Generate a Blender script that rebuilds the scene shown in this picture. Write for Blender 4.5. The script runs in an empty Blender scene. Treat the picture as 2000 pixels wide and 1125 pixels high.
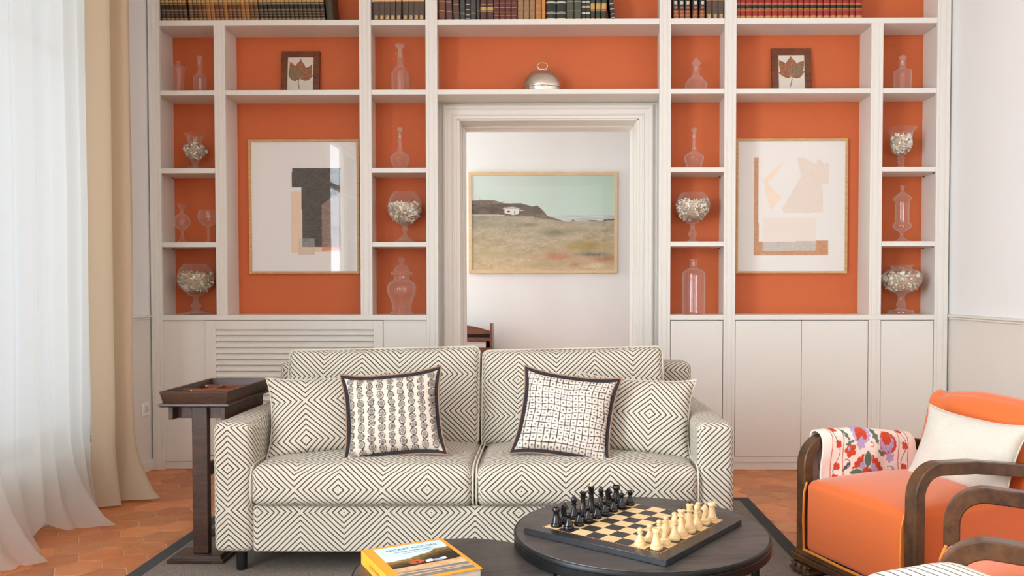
import bpy, math, random
import numpy as np
from math import sin, cos, pi, sqrt, radians, exp
from mathutils import Vector, Matrix, noise

# ------------------------------------------------------------------ camera
CAM_H = 1.161
Q = [2.613e-2, 9.74e-3, -8.4e-4, 1055.163, 607.088, 1587.08]   # pitch, yaw, roll, principal point, focal length (2000x1125)
def _axes():
    p, yw, r = Q[:3]
    f = Vector((-sin(yw)*cos(p), cos(yw)*cos(p), -sin(p)))
    rt = Vector((cos(yw), sin(yw), 0)); up = rt.cross(f)
    return rt*cos(r)+up*sin(r), f, -rt*sin(r)+up*cos(r)
AX, AF, AU = _axes()
def U(x, y, X=None, Y=None, Z=None):
    """where the sight line through a photograph point meets the plane X=, Y= or Z="""
    d = AF + AX*((x-Q[3])/Q[5]) - AU*((y-Q[4])/Q[5])
    if Y is not None: t = Y/d.y
    elif X is not None: t = X/d.x
    else: t = (Z-CAM_H)/d.z
    r = d*t
    return Vector((r.x, r.y, r.z+CAM_H))
sc = bpy.context.scene
cam_d = bpy.data.cameras.new('camera'); cam = bpy.data.objects.new('camera', cam_d)
sc.collection.objects.link(cam); sc.camera = cam
M = Matrix((AX, AU, -AF)).transposed().to_4x4(); M.translation = (0, 0, CAM_H)
cam.matrix_world = M
cam_d.sensor_fit = 'HORIZONTAL'; cam_d.sensor_width = 36.0
cam_d.lens = Q[5]/2000*36
cam_d.shift_x = -(Q[3]-1000)/2000; cam_d.shift_y = (Q[4]-562.5)/2000
cam_d.clip_start = 0.05

# ------------------------------------------------------------------ colour helper
def lin(c):
    return tuple((x/255/12.92 if x <= 10 else ((x/255+.055)/1.055)**2.4) for x in c)

# ------------------------------------------------------------------ light
sc.view_settings.view_transform = 'Standard'; sc.view_settings.look = 'None'
sc.view_settings.gamma = 1.0; sc.view_settings.use_curve_mapping = False
sc.view_settings.exposure = 0.18
sc.cycles.use_denoising = True
sc.cycles.max_bounces = 10; sc.cycles.diffuse_bounces = 7; sc.cycles.transparent_max_bounces = 24
sc.cycles.caustics_reflective = False; sc.cycles.caustics_refractive = False
sc.cycles.sample_clamp_indirect = 6
w = bpy.data.worlds.new('sky'); sc.world = w; w.use_nodes = True
w.node_tree.nodes['Background'].inputs[0].default_value = (0.80, 0.90, 1.0, 1)
w.node_tree.nodes['Background'].inputs[1].default_value = .8
def area(name, loc, rot, sx, sy, power, color):
    l = bpy.data.lights.new(name, 'AREA'); l.shape = 'RECTANGLE'; l.size = sx; l.size_y = sy
    l.energy = power; l.color = color
    o = bpy.data.objects.new(name, l); sc.collection.objects.link(o)
    o.location = loc; o.rotation_euler = rot
    return o
# daylight outside the left wall's windows and the next room's; the rear pair is added frontal fill
area('daylight_left_window', (-3.05, 4.0, 1.75), (0, radians(-90), 0), 2.9, 3.4, 20, (.95, .98, 1))
area('daylight_second_window', (-3.05, .2, 1.75), (0, radians(-90), 0), 2.9, 2.6, 510, (.81, .92, 1))
area('rear_fill_left', (-2.02, -3.12, 1.5), (radians(90), 0, 0), .95, 2.9, 90, (.81, .92, 1))
area('rear_fill_right', (2.02, -3.12, 1.5), (radians(90), 0, 0), .95, 2.9, 50, (.81, .92, 1))
area('daylight_next_room', (-2.55, 6.55, 1.7), (0, radians(-90), 0), 2.2, 1.1, 66, (.96, .98, 1))

# ------------------------------------------------------------------ materials
MATS = {}
class NT:
    def __init__(s, name):
        s.m = bpy.data.materials.new(name); s.m.use_nodes = True
        s.t = s.m.node_tree; s.n = s.t.nodes; s.b = s.n['Principled BSDF']; s.out = s.n['Material Output']
    def node(s, ty, **kw):
        n = s.n.new(ty)
        for k, v in kw.items():
            if isinstance(k, str) and k.startswith('i_'): n.inputs[k[2:]].default_value = v
            else: setattr(n, k, v)
        return n
    def link(s, a, b): s.t.links.new(a, b)
    def val(s, x, sock):
        if isinstance(x, (int, float)): sock.default_value = x
        else: s.link(x, sock)
    def math(s, op, a, b=0.0, c=None, clamp=False):
        n = s.n.new('ShaderNodeMath'); n.operation = op; n.use_clamp = clamp
        s.val(a, n.inputs[0]); s.val(b, n.inputs[1])
        if c is not None: s.val(c, n.inputs[2])
        return n.outputs[0]
    def mix(s, f, a, b, blend='MIX'):
        n = s.n.new('ShaderNodeMix'); n.data_type = 'RGBA'; n.blend_type = blend
        s.val(f, n.inputs[0])
        for x, sk in ((a, n.inputs[6]), (b, n.inputs[7])):
            if isinstance(x, tuple): sk.default_value = (*x[:3], 1)
            else: s.link(x, sk)
        return n.outputs[2]
    def noise(s, vec, scale, detail=3, rough=.5):
        n = s.n.new('ShaderNodeTexNoise'); n.inputs['Scale'].default_value = scale
        n.inputs['Detail'].default_value = detail; n.inputs['Roughness'].default_value = rough
        if vec is not None: s.link(vec, n.inputs['Vector'])
        return n.outputs['Fac']
    def coord(s, which='Object', scale=None):
        c = s.n.new('ShaderNodeTexCoord').outputs[which]
        if scale:
            m = s.n.new('ShaderNodeMapping'); m.inputs['Scale'].default_value = scale
            s.link(c, m.inputs['Vector']); c = m.outputs[0]
        return c
    def ramp(s, f, stops):
        n = s.n.new('ShaderNodeValToRGB'); cr = n.color_ramp
        while len(cr.elements) < len(stops): cr.elements.new(.5)
        for e, (p, c) in zip(cr.elements, stops): e.position = p; e.color = (*c[:3], 1)
        s.link(f, n.inputs[0]); return n.outputs[0]
    def bump(s, h, strength=.3, dist=.002):
        n = s.n.new('ShaderNodeBump'); n.inputs['Strength'].default_value = strength
        n.inputs['Distance'].default_value = dist
        s.link(h, n.inputs['Height']); s.link(n.outputs[0], s.b.inputs['Normal'])
    def base(s, c, rough=.5, metal=0.0, spec=None):
        if isinstance(c, tuple): s.b.inputs['Base Color'].default_value = (*c[:3], 1)
        else: s.link(c, s.b.inputs['Base Color'])
        s.b.inputs['Roughness'].default_value = rough; s.b.inputs['Metallic'].default_value = metal
        if spec is not None: s.b.inputs['Specular IOR Level'].default_value = spec
        return s

def plain(name, rgb, rough=.5, var=.06, scale=8, bump=0.0, bscale=200, metal=0.0, spec=None, stretch=None):
    """painted, plastic or metal surface: small procedural variation of one colour"""
    if name in MATS: return MATS[name]
    t = NT(name); c = lin(rgb); co = t.coord('Object', stretch)
    f = t.noise(co, scale, 4)
    d = tuple(x*(1-var) for x in c); l = tuple(min(1, x*(1+var)) for x in c)
    t.base(t.mix(f, d, l), rough, metal, spec)
    if bump: t.bump(t.noise(co, bscale, 3), bump, .001)
    MATS[name] = t.m; return t.m

def wood(name, dark, light, rough=.35, scale=(3, 3, 30), coat=0.0, bump=.1):
    if name in MATS: return MATS[name]
    t = NT(name); co = t.coord('Object', scale)
    n1 = t.noise(co, 6, 8, .65); n2 = t.noise(co, 1.3, 2)
    f = t.math('ADD', t.math('MULTIPLY', n1, .75), t.math('MULTIPLY', n2, .4))
    t.base(t.ramp(f, [(.38, lin(dark)), (.72, lin(light))]), rough)
    t.b.inputs['Coat Weight'].default_value = coat; t.b.inputs['Coat Roughness'].default_value = .2
    t.bump(n1, bump, .001); MATS[name] = t.m; return t.m

def fabric(name, rgb, weave=700, var=.12, bump=.35, rough=.95, sheen=.15, stretch=None):
    if name in MATS: return MATS[name]
    t = NT(name); c = lin(rgb); co = t.coord('Object', stretch)
    n1 = t.noise(co, weave, 2); n2 = t.noise(co, 9, 4)
    f = t.math('ADD', t.math('MULTIPLY', n1, .7), t.math('MULTIPLY', n2, .35))
    t.base(t.mix(f, tuple(x*(1-var) for x in c), tuple(min(1, x*(1+var)) for x in c)), rough, spec=.2)
    t.b.inputs['Sheen Weight'].default_value = sheen
    t.bump(n1, bump, .0012); MATS[name] = t.m; return t.m

def painted(name, rough=.6, noise_amt=.04, nscale=600, spec=None):
    """reads the printed or dyed pattern stored on the mesh"""
    if name in MATS: return MATS[name]
    t = NT(name); a = t.n.new('ShaderNodeAttribute'); a.attribute_name = 'Col'
    n = t.noise(t.coord('Object'), nscale, 2)
    k = t.math('ADD', t.math('MULTIPLY', n, noise_amt*2), 1-noise_amt)
    m = t.n.new('ShaderNodeVectorMath'); m.operation = 'SCALE'
    t.link(a.outputs['Color'], m.inputs[0]); t.link(k, m.inputs['Scale'])
    t.base(m.outputs[0], rough, spec=spec)
    MATS[name] = t.m; return t.m

def diamond_fabric():
    """cream cloth woven with nested dark diamonds; UVs are metres"""
    t = NT('diamond_weave_fabric')
    uv = t.n.new('ShaderNodeUVMap').outputs[0]
    # slight waviness of the cloth
    nz = t.n.new('ShaderNodeTexNoise'); nz.inputs['Scale'].default_value = 9; t.link(uv, nz.inputs['Vector'])
    vm = t.n.new('ShaderNodeVectorMath'); vm.operation = 'MULTIPLY_ADD'
    t.link(nz.outputs['Color'], vm.inputs[0]); vm.inputs[1].default_value = (.006, .006, 0); t.link(uv, vm.inputs[2])
    sp = t.n.new('ShaderNodeSeparateXYZ'); t.link(vm.outputs[0], sp.inputs[0])
    HX, HY, N = .176, .166, 7.5
    a = t.math('DIVIDE', t.math('PINGPONG', sp.outputs[0], HX), HX)
    b = t.math('DIVIDE', t.math('PINGPONG', sp.outputs[1], HY), HY)
    d = t.math('MULTIPLY', t.math('ADD', a, b), N)
    r = t.math('ABSOLUTE', t.math('SUBTRACT', d, t.math('ROUND', d)))
    fine = t.noise(t.coord('Object'), 900, 2)
    r2 = t.math('ADD', r, t.math('MULTIPLY', t.math('SUBTRACT', fine, .5), .10))
    line = t.math('SUBTRACT', 1.0, t.math('MULTIPLY', t.math('SUBTRACT', r2, .115), 14.0, clamp=True), clamp=True)
    wn = t.noise(t.coord('Object'), 500, 2)
    cream = t.mix(wn, lin((180, 171, 154)), lin((220, 212, 196)))
    dark = t.mix(wn, lin((54, 47, 44)), lin((84, 75, 70)))
    t.base(t.mix(line, cream, dark), .95, spec=.15)
    t.b.inputs['Sheen Weight'].default_value = .1
    t.bump(t.math('ADD', wn, t.math('MULTIPLY', line, .4)), .35, .0012)
    return t.m

def glass_mat(name, tint=(.985, .985, .98), haze=.035, edge=.7):
    """thin clear glass: mirror-like Fresnel reflection; haze and edge paint extra reflections as white diffuse"""
    t = NT(name); n = t.n; n.remove(t.b)
    tr = n.new('ShaderNodeBsdfTransparent'); tr.inputs[0].default_value = (*tint, 1)
    gl = n.new('ShaderNodeBsdfGlossy'); gl.inputs['Roughness'].default_value = .015
    df = n.new('ShaderNodeBsdfDiffuse'); df.inputs[0].default_value = (.84, .82, .78, 1)  # whitish diffuse film stands in for reflections of the room
    fr = n.new('ShaderNodeFresnel'); ge = n.new('ShaderNodeNewGeometry')
    t.link(t.math('SUBTRACT', 1.5, t.math('MULTIPLY', ge.outputs['Backfacing'], .8333)), fr.inputs[0])
    lw = n.new('ShaderNodeLayerWeight'); lw.inputs[0].default_value = .5
    e = t.math('MULTIPLY', t.math('POWER', lw.outputs['Facing'], 3.0), edge)
    e = t.math('ADD', e, haze, clamp=True)
    m1 = n.new('ShaderNodeMixShader'); t.link(e, m1.inputs[0]); t.link(tr.outputs[0], m1.inputs[1]); t.link(df.outputs[0], m1.inputs[2])
    m2 = n.new('ShaderNodeMixShader'); t.link(fr.outputs[0], m2.inputs[0])
    t.link(m1.outputs[0], m2.inputs[1]); t.link(gl.outputs[0], m2.inputs[2])
    t.link(m2.outputs[0], t.out.inputs[0]); MATS[name] = t.m
    return t.m

def sheer_mat(name, rgb, trans, through):
    """woven cloth that light shines through; trans = share passing straight between threads"""
    t = NT(name); n = t.n; n.remove(t.b)
    c = lin(rgb)
    co = t.coord('Object', (1, 1, 1))
    nz = t.noise(co, 420, 2)
    colr = t.mix(nz, tuple(x*.92 for x in c), c)
    df = n.new('ShaderNodeBsdfDiffuse'); tl = n.new('ShaderNodeBsdfTranslucent'); tr = n.new('ShaderNodeBsdfTransparent')
    t.link(colr, df.inputs[0]); t.link(colr, tl.inputs[0])
    m1 = n.new('ShaderNodeMixShader'); m1.inputs[0].default_value = through
    t.link(df.outputs[0], m1.inputs[1]); t.link(tl.outputs[0], m1.inputs[2])
    m2 = n.new('ShaderNodeMixShader'); m2.inputs[0].default_value = trans
    t.link(m1.outputs[0], m2.inputs[1]); t.link(tr.outputs[0], m2.inputs[2])
    b = n.new('ShaderNodeBump'); b.inputs['Strength'].default_value = .2; b.inputs['Distance'].default_value = .001
    t.link(nz, b.inputs['Height']); t.link(b.outputs[0], df.inputs['Normal'])
    t.link(m2.outputs[0], t.out.inputs[0]); MATS[name] = t.m
    return t.m

PAINT = plain('bookcase_paint', (224, 221, 213), .45, .012, 3, .02, 300)
TRIMP = plain('trim_paint', (230, 227, 219), .45, .012, 3, .02, 200)
WALL = plain('wall_paint', (238, 238, 236), .85, .02, 3, .10, 60)
DADO = plain('dado_paint', (226, 220, 211), .8, .02, 3, .08, 60)
TERRA = plain('orange_backing_paint', (199, 100, 53), .7, .05, 6, .08, 300)
CEIL = plain('ceiling_paint', (240, 238, 234), .9, .02, 3)
DIAM = diamond_fabric()
GLASS = glass_mat('clear_glass')
GLASSK = glass_mat('thick_glass', (.95, .95, .94), .12, .6)
PANE = glass_mat('picture_glass', (1, 1, 1), 0.0, 0.0)
BLACKM = plain('black_metal', (28, 28, 29), .4, .05, 20, metal=.6)
DARKW = wood('dark_walnut', (22, 12, 8), (74, 42, 22), .38, (4, 4, 14), .08)
WALNUT = wood('armchair_walnut', (40, 25, 16), (98, 66, 40), .32, (7, 4, 4), .3)
OAK = wood('oak_frame_wood', (176, 130, 80), (214, 172, 120), .5, (4, 4, 40))
PALEW = wood('pale_frame_wood', (205, 172, 130), (228, 200, 160), .5, (4, 4, 30))
REDW = wood('chestnut_frame_wood', (66, 32, 16), (128, 70, 36), .45, (6, 6, 26))
ORANGE = fabric('orange_wool', (212, 104, 48), 900, .10, .3, .9, .3)
WHITEF = fabric('white_cotton', (226, 219, 208), 500, .08, .5, .95, .1)

# ------------------------------------------------------------------ mesh builder
class MB:
    def __init__(s): s.v = []; s.f = []; s.m = []; s.uv = []
    def mark(s): return len(s.v)
    def xf(s, mat, start=0):
        for i in range(start, len(s.v)): s.v[i] = tuple(mat @ Vector(s.v[i]))
        return s
    def face(s, idx, m=0, uv=None): s.f.append(tuple(idx)); s.m.append(m); s.uv.append(uv)
    def box(s, x0, x1, y0, y1, z0, z1, m=0):
        b = len(s.v)
        s.v += [(x0,y0,z0),(x1,y0,z0),(x1,y1,z0),(x0,y1,z0),(x0,y0,z1),(x1,y0,z1),(x1,y1,z1),(x0,y1,z1)]
        for q in ((0,3,2,1),(4,5,6,7),(0,1,5,4),(1,2,6,5),(2,3,7,6),(3,0,4,7)): s.face([b+i for i in q], m)
        return s
    def frustum(s, x0, x1, y0, y1, z0, X0, X1, Y0, Y1, z1, m=0):
        b = len(s.v)
        s.v += [(x0,y0,z0),(x1,y0,z0),(x1,y1,z0),(x0,y1,z0),(X0,Y0,z1),(X1,Y0,z1),(X1,Y1,z1),(X0,Y1,z1)]
        for q in ((0,3,2,1),(4,5,6,7),(0,1,5,4),(1,2,6,5),(2,3,7,6),(3,0,4,7)): s.face([b+i for i in q], m)
        return s
    def lathe(s, prof, n=32, c=(0,0,0), m=0, wob=None):
        b = len(s.v); k = len(prof)
        for (r, z) in prof:
            for j in range(n):
                a = 2*pi*(j+.5)/n
                s.v.append((c[0]+r*cos(a), c[1]+r*sin(a), c[2]+z))
        for i in range(k-1):
            for j in range(n):
                j2 = (j+1) % n
                s.face((b+i*n+j, b+i*n+j2, b+(i+1)*n+j2, b+(i+1)*n+j), m)
        return s
    def tube(s, pts, r, n=8, m=0, closed=False, flat=1.0):
        pts = [Vector(p) for p in pts]; k = len(pts); b = len(s.v)
        rr = r if isinstance(r, (list, tuple)) else [r]*k
        up = None
        for i, p in enumerate(pts):
            if closed: d = pts[(i+1) % k]-pts[i-1]
            else: d = pts[min(i+1, k-1)]-pts[max(i-1, 0)]
            d.normalize()
            if up is None:
                up = Vector((0,0,1)) if abs(d.z) < .9 else Vector((1,0,0))
            sd = d.cross(up).normalized(); up = sd.cross(d).normalized()
            for j in range(n):
                a = 2*pi*j/n
                s.v.append(tuple(p+sd*cos(a)*rr[i]+up*sin(a)*rr[i]*flat))
        for i in range(k if closed else k-1):
            i2 = (i+1) % k
            for j in range(n):
                j2 = (j+1) % n
                s.face((b+i*n+j, b+i*n+j2, b+i2*n+j2, b+i2*n+j), m)
        if not closed:
            s.face([b+j for j in range(n)][::-1], m); s.face([b+(k-1)*n+j for j in range(n)], m)
        return s
    def prism(s, poly, h0, h1, axis='z', m=0):
        """extrude a closed 2D outline; axis names the extrusion direction"""
        b = len(s.v); n = len(poly)
        def mk(p, h):
            return {'z': (p[0], p[1], h), 'y': (p[0], h, p[1]), 'x': (h, p[0], p[1])}[axis]
        for h in (h0, h1):
            for p in poly: s.v.append(mk(p, h))
        area = sum(poly[i][0]*poly[(i+1)%n][1]-poly[(i+1)%n][0]*poly[i][1] for i in range(n))
        fl = (area > 0) ^ (axis == 'y') ^ (h1 < h0)
        a = [b+i for i in range(n)]; c = [b+n+i for i in range(n)]
        s.face(a[::-1] if fl else a, m); s.face(c if fl else c[::-1], m)
        for i in range(n):
            j = (i+1) % n
            q = (a[i], a[j], c[j], c[i])
            s.face(q if fl else q[::-1], m)
        return s
    def grid(s, P, m=0, uvs=None, flip=False, wrap=False):
        """P: rows of points"""
        b = len(s.v); R = len(P); C = len(P[0])
        for row in P: s.v += [tuple(p) for p in row]
        for i in range(R-1):
            for j in range(C if wrap else C-1):
                j2 = (j+1) % C
                q = [(i,j),(i,j2),(i+1,j2),(i+1,j)]
                if flip: q = q[::-1]
                s.face([b+a*C+c for a, c in q], m, [uvs[a][c] for a, c in q] if uvs else None)
        return s
    def build(s, name, mats, parent=None, smooth=True, bevel=0.0, ang=38, loc=None, sub=0, weld=False, bseg=2):
        me = bpy.data.meshes.new(name)
        me.from_pydata(s.v, [], s.f)
        if not isinstance(mats, (list, tuple)): mats = [mats]
        for mt in mats: me.materials.append(mt)
        me.polygons.foreach_set('material_index', s.m)
        if any(u is not None for u in s.uv):
            L = me.uv_layers.new(name='UVMap'); k = 0; arr = []
            for f, u in zip(s.f, s.uv):
                arr += [c for p in (u if u else [(0, 0)]*len(f)) for c in p]
            L.data.foreach_set('uv', arr)
        if weld:
            import bmesh
            bm = bmesh.new(); bm.from_mesh(me); bmesh.ops.remove_doubles(bm, verts=bm.verts, dist=1e-5)
            bmesh.ops.recalc_face_normals(bm, faces=bm.faces)
            bm.to_mesh(me); bm.free()
        if smooth:
            me.polygons.foreach_set('use_smooth', [True]*len(me.polygons))
            me.set_sharp_from_angle(angle=radians(ang))
        me.update()
        o = bpy.data.objects.new(name, me); sc.collection.objects.link(o)
        if parent: o.parent = parent
        if loc: o.location = loc
        if bevel:
            bv = o.modifiers.new('bevel', 'BEVEL'); bv.width = bevel; bv.segments = bseg
            bv.limit_method = 'ANGLE'; bv.angle_limit = radians(40); bv.harden_normals = False
        if sub:
            sb = o.modifiers.new('sub', 'SUBSURF'); sb.levels = sub; sb.render_levels = sub
        return o

def tag(o, label=None, cat=None, group=None, kind=None):
    if label: o['label'] = label
    if cat: o['category'] = cat
    if group: o['group'] = group
    if kind: o['kind'] = kind
    return o
def thing(name, label, cat, loc=(0,0,0), rz=0.0, group=None):
    o = bpy.data.objects.new(name, None); sc.collection.objects.link(o)
    o.location = loc; o.rotation_euler = (0, 0, rz); o.empty_display_size = .1
    return tag(o, label, cat, group)
def dup(root, loc, rz=0.0, label=None, group=None, rot=None, scale=None):
    r = root.copy(); sc.collection.objects.link(r); r.location = loc
    r.rotation_euler = rot if rot else (0, 0, rz)
    if scale: r.scale = scale
    if label: r['label'] = label
    if group: r['group'] = group
    for ch in list(root.children):
        c = ch.copy(); sc.collection.objects.link(c); c.parent = r
        for g in list(ch.children):
            d = g.copy(); sc.collection.objects.link(d); d.parent = c
    return r
def smooth_prof(pts, n=6):
    """Catmull-Rom through profile points"""
    out = []
    P = [pts[0]]+list(pts)+[pts[-1]]
    for i in range(1, len(P)-2):
        p0, p1, p2, p3 = P[i-1:i+3]
        for k in range(n):
            t = k/n
            out.append(tuple(max(0.0, .5*((2*p1[a])+(-p0[a]+p2[a])*t+(2*p0[a]-5*p1[a]+4*p2[a]-p3[a])*t*t+(-p0[a]+3*p1[a]-3*p2[a]+p3[a])*t**3)) if a == 0 else
                       .5*((2*p1[a])+(-p0[a]+p2[a])*t+(2*p0[a]-5*p1[a]+4*p2[a]-p3[a])*t*t+(-p0[a]+3*p1[a]-3*p2[a]+p3[a])*t**3) for a in (0, 1)))
    out.append(tuple(pts[-1])); return out
def set_col(me, rgb):
    """store a printed pattern (linear rgb per vertex)"""
    a = me.color_attributes.new('Col', 'FLOAT_COLOR', 'POINT')
    n = len(me.vertices); arr = np.ones((n, 4), np.float32); arr[:, :3] = rgb
    a.data.foreach_set('color', arr.ravel())
def srgb2lin(a):
    a = np.asarray(a, float)/255
    return np.where(a <= .04045, a/12.92, ((a+.055)/1.055)**2.4)
def vnoise(x, y, seed=0):
    """smooth value noise on arrays, 0..1"""
    rs = np.random.RandomState(seed); T = rs.rand(256, 256)
    xi = np.floor(x).astype(int); yi = np.floor(y).astype(int); fx = x-xi; fy = y-yi
    fx = fx*fx*(3-2*fx); fy = fy*fy*(3-2*fy)
    g = lambda a, b: T[a % 256, b % 256]
    return (g(xi, yi)*(1-fx)+g(xi+1, yi)*fx)*(1-fy)+(g(xi, yi+1)*(1-fx)+g(xi+1, yi+1)*fx)*fy
def fbm(x, y, seed=0, o=4):
    s = 0; a = .5; t = 0
    for i in range(o): s = s+a*vnoise(x*2**i, y*2**i, seed+i); t += a; a *= .5
    return s/t
def inpoly(x, y, poly):
    r = np.zeros(x.shape, bool); n = len(poly); j = n-1
    for i in range(n):
        xi, yi = poly[i]; xj, yj = poly[j]
        if yi != yj:
            r ^= ((yi > y) != (yj > y)) & (x < (xj-xi)*(y-yi)/(yj-yi)+xi)
        j = i
    return r
def panel(name, w, h, nx, ny, fn, mat, parent, M4=None, rough=.6):
    """flat printed sheet, width along x, height along z, facing -y; fn(u,v) -> srgb 0-255, v=0 at the bottom"""
    mb = MB(); us = np.linspace(0, 1, nx); vs = np.linspace(0, 1, ny)
    P = [[(-w/2+u*w, 0, v*h) for u in us] for v in vs]
    mb.grid(P)
    if M4 is not None: mb.xf(M4)
    o = mb.build(name, mat, parent, smooth=False)
    VV, UU = np.meshgrid(vs, us, indexing='ij')
    set_col(o.data, srgb2lin(fn(UU.ravel(), VV.ravel())))
    return o
PRINT = painted('printed_paper', .7, .03, 400, .2)

def softbox(x0, x1, y0, y1, z0, z1, r, bulge=(0,0,0,0,0,0), nd=(16,16,10), seed=0, wr=.0, uvo=(0,0), sag=0.0):
    """rounded upholstery block with continuous metre UVs; bulge order -y,+y,-x,+x,-z,+z"""
    mb = MB(); C = Vector(((x0+x1)/2, (y0+y1)/2, (z0+z1)/2)); H = Vector(((x1-x0)/2, (y1-y0)/2, (z1-z0)/2))
    def knots(n, h):
        e = min(r/h, .45); a = [-1+e*k/4 for k in range(5)]
        mid = [-1+e+(2-2*e)*k/n for k in range(1, n)]
        return a+mid+[1-e+e*k/4 for k in range(5)]
    K = [knots(nd[i], H[i]) for i in range(3)]
    def pos(p, ax, sg):
        q = Vector((p[0]*H.x, p[1]*H.y, p[2]*H.z))
        inn = Vector([max(-H[i]+r, min(H[i]-r, q[i])) for i in range(3)])
        d = q-inn; 
        if d.length > 1e-9: q = inn+d.normalized()*r
        # swelling
        for a in range(3):
            b = bulge[{0: 2, 1: 0, 2: 4}[a]+(1 if p[a] > 0 else 0)]
            if b:
                o_ = [i for i in range(3) if i != a]
                k = (1-p[o_[0]]**2)*(1-p[o_[1]]**2)
                q[a] += (1 if p[a] > 0 else -1)*b*abs(p[a])**2*max(k, 0)**.6
        if wr:
            c = C+q
            n1 = noise.noise(Vector((c.x*7+seed, c.y*7, c.z*7)))*1.0+noise.noise(Vector((c.x*19, c.y*19+seed, c.z*14)))*.35
            dd = Vector((q.x/H.x, q.y/H.y, q.z/H.z)).normalized()
            q += dd*n1*wr
        return C+q
    def uv(p, ax, sg):
        X, Y, Z = C.x+p[0]*H.x, p[1]*H.y+H.y, C.z+p[2]*H.z
        if ax == 1: u, v = (X, Z)
        elif ax == 2: u, v = (X, (z1+Y) if sg > 0 else (z0-Y))
        else: u, v = ((x1+Y) if sg > 0 else (x0-Y), Z)
        return (u-uvo[0], v-uvo[1])
    for ax in range(3):
        a, b = [i for i in range(3) if i != ax]
        for sg in (-1, 1):
            P = []; UV = []
            for j in K[b]:
                row = []; ur = []
                for i in K[a]:
                    p = [0, 0, 0]; p[ax] = sg; p[a] = i; p[b] = j
                    row.append(pos(p, ax, sg)); ur.append(uv(p, ax, sg))
                P.append(row); UV.append(ur)
            mb.grid(P, 0, UV, flip=(sg > 0) ^ (ax != 1))
    return mb

# =================================================================== SETTING
XL, XR, YB, YF0, ZC = -2.565, 2.56, 5.462, -2.8, 3.55
def struct(name, mb, m, parent=None, **kw):
    o = mb.build(name, m, parent, **kw)
    if parent is None: o['kind'] = 'structure'
    return o
# floor: hexagonal terracotta tiles laid on a pale mortar bed
def floor():
    mb = MB(); rs = random.Random(3)
    mb.box(XL-.3, XR+.3, YF0-.1, 7.4, -.06, -.0035, 1)
    R = .100; g = .0022; cols = []
    nx = int((XR-XL+.4)/(1.5*R))+2; ny = int((7.4-YF0)/(R*sqrt(3)))+2
    base = len(mb.v); vc = [(0, 0, 0)]*base
    for i in range(nx):
        for j in range(ny):
            cx = XL-.15+i*1.5*R; cy = YF0+(j+(.5 if i % 2 else 0))*R*sqrt(3)
            if not (XL-.1 < cx < XR+.1) or cy > 7.35: continue
            if rs.random() < 0: continue
            dz = rs.uniform(-.0006, .0006); b = len(mb.v)
            t = rs.random(); k = rs.uniform(.86, 1.1)
            c = np.array([224, 142, 84])*(1-t)+np.array([202, 116, 66])*t
            c = np.clip(c*k, 0, 255)
            for rr, zz in ((R-g, -.004), (R-g-.0012, -.0012+dz), (R-g-.004, dz)):
                for q in range(6):
                    a = q*pi/3; mb.v.append((cx+rr*cos(a)+rs.uniform(-.0008, .0008), cy+rr*sin(a)+rs.uniform(-.0008, .0008), zz)); vc.append(tuple(c))
            for l in (0, 1):
                for q in range(6):
                    q2 = (q+1) % 6; mb.face((b+l*6+q, b+l*6+q2, b+l*6+6+q2, b+l*6+6+q), 0)
            mb.face([b+12+q for q in range(6)], 0)
    t = NT('terracotta_hexagon_tile'); a = t.n.new('ShaderNodeAttribute'); a.attribute_name = 'Col'
    co = t.coord('Object'); n1 = t.noise(co, 14, 6, .6); n2 = t.noise(co, 2.2, 3)
    f = t.math('ADD', t.math('MULTIPLY', n1, .6), t.math('MULTIPLY', n2, .5))
    dk = t.mix(.42, a.outputs['Color'], lin((150, 84, 46))); lt = t.mix(.35, a.outputs['Color'], lin((222, 160, 112)))
    t.base(t.mix(t.ramp(f, [(.35, (0, 0, 0)), (.75, (1, 1, 1))]), dk, lt), .42, spec=.45)
    t.bump(n1, .12, .002)
    grout = plain('pale_mortar', (206, 176, 146), .95, .2, 25)
    o = mb.build('floor', [t.m, grout], smooth=False); o['kind'] = 'structure'
    set_col(o.data, srgb2lin(np.array(vc)))
floor()

# walls
mb = MB()   # left wall with its tall window opening
WY0, WY1, WZ0, WZ1 = 2.3, 4.52, .34, 3.05
SY_0, SY_1 = -.9, 1.3
for (a, b, c, d) in ((YF0-.2, SY_0, 0, ZC), (SY_1, WY0, 0, ZC), (WY1, YB+.05, 0, ZC), (WY0, WY1, 0, WZ0), (WY0, WY1, WZ1, ZC), (SY_0, SY_1, 0, WZ0), (SY_0, SY_1, WZ1, ZC)):
    mb.box(XL-.22, XL, a, b, c, d)
struct('wall_left', mb, WALL, smooth=False)
mb = MB(); mb.box(XL, XL+.004, WY1+.02, 5.19, 0, .985); struct('trim_1', mb, DADO, smooth=False)
mb = MB(); mb.box(XL, XL+.022, WY1+.02, 5.19, .985, 1.0).box(XL, XL+.014, WY1+.02, 5.19, .972, .985); struct('trim_2', mb, TRIMP, smooth=False, bevel=.003)
mb = MB(); mb.box(XL, XL+.016, WY1, 5.2, 0, .07); mb.box(XL, XL+.10, YF0, WY1, 0, .32); struct('baseboard_left', mb, TRIMP, bevel=.004)
mb = MB(); mb.box(XR, XR+.2, YF0-.2, YB+.05, .985, ZC, 0); mb.box(XR, XR+.2, YF0-.2, YB+.05, 0, .985, 1)
struct('wall_right', mb, [WALL, DADO], smooth=False)
mb = MB(); mb.box(XR-.022, XR, YF0, 5.19, .985, 1.002).box(XR-.013, XR, YF0, 5.19, .970, .985); struct('trim_3', mb, TRIMP, bevel=.004)
mb = MB(); mb.box(XR-.018, XR, YF0, 5.19, 0, .09); struct('baseboard_right', mb, TRIMP, bevel=.004)
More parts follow.
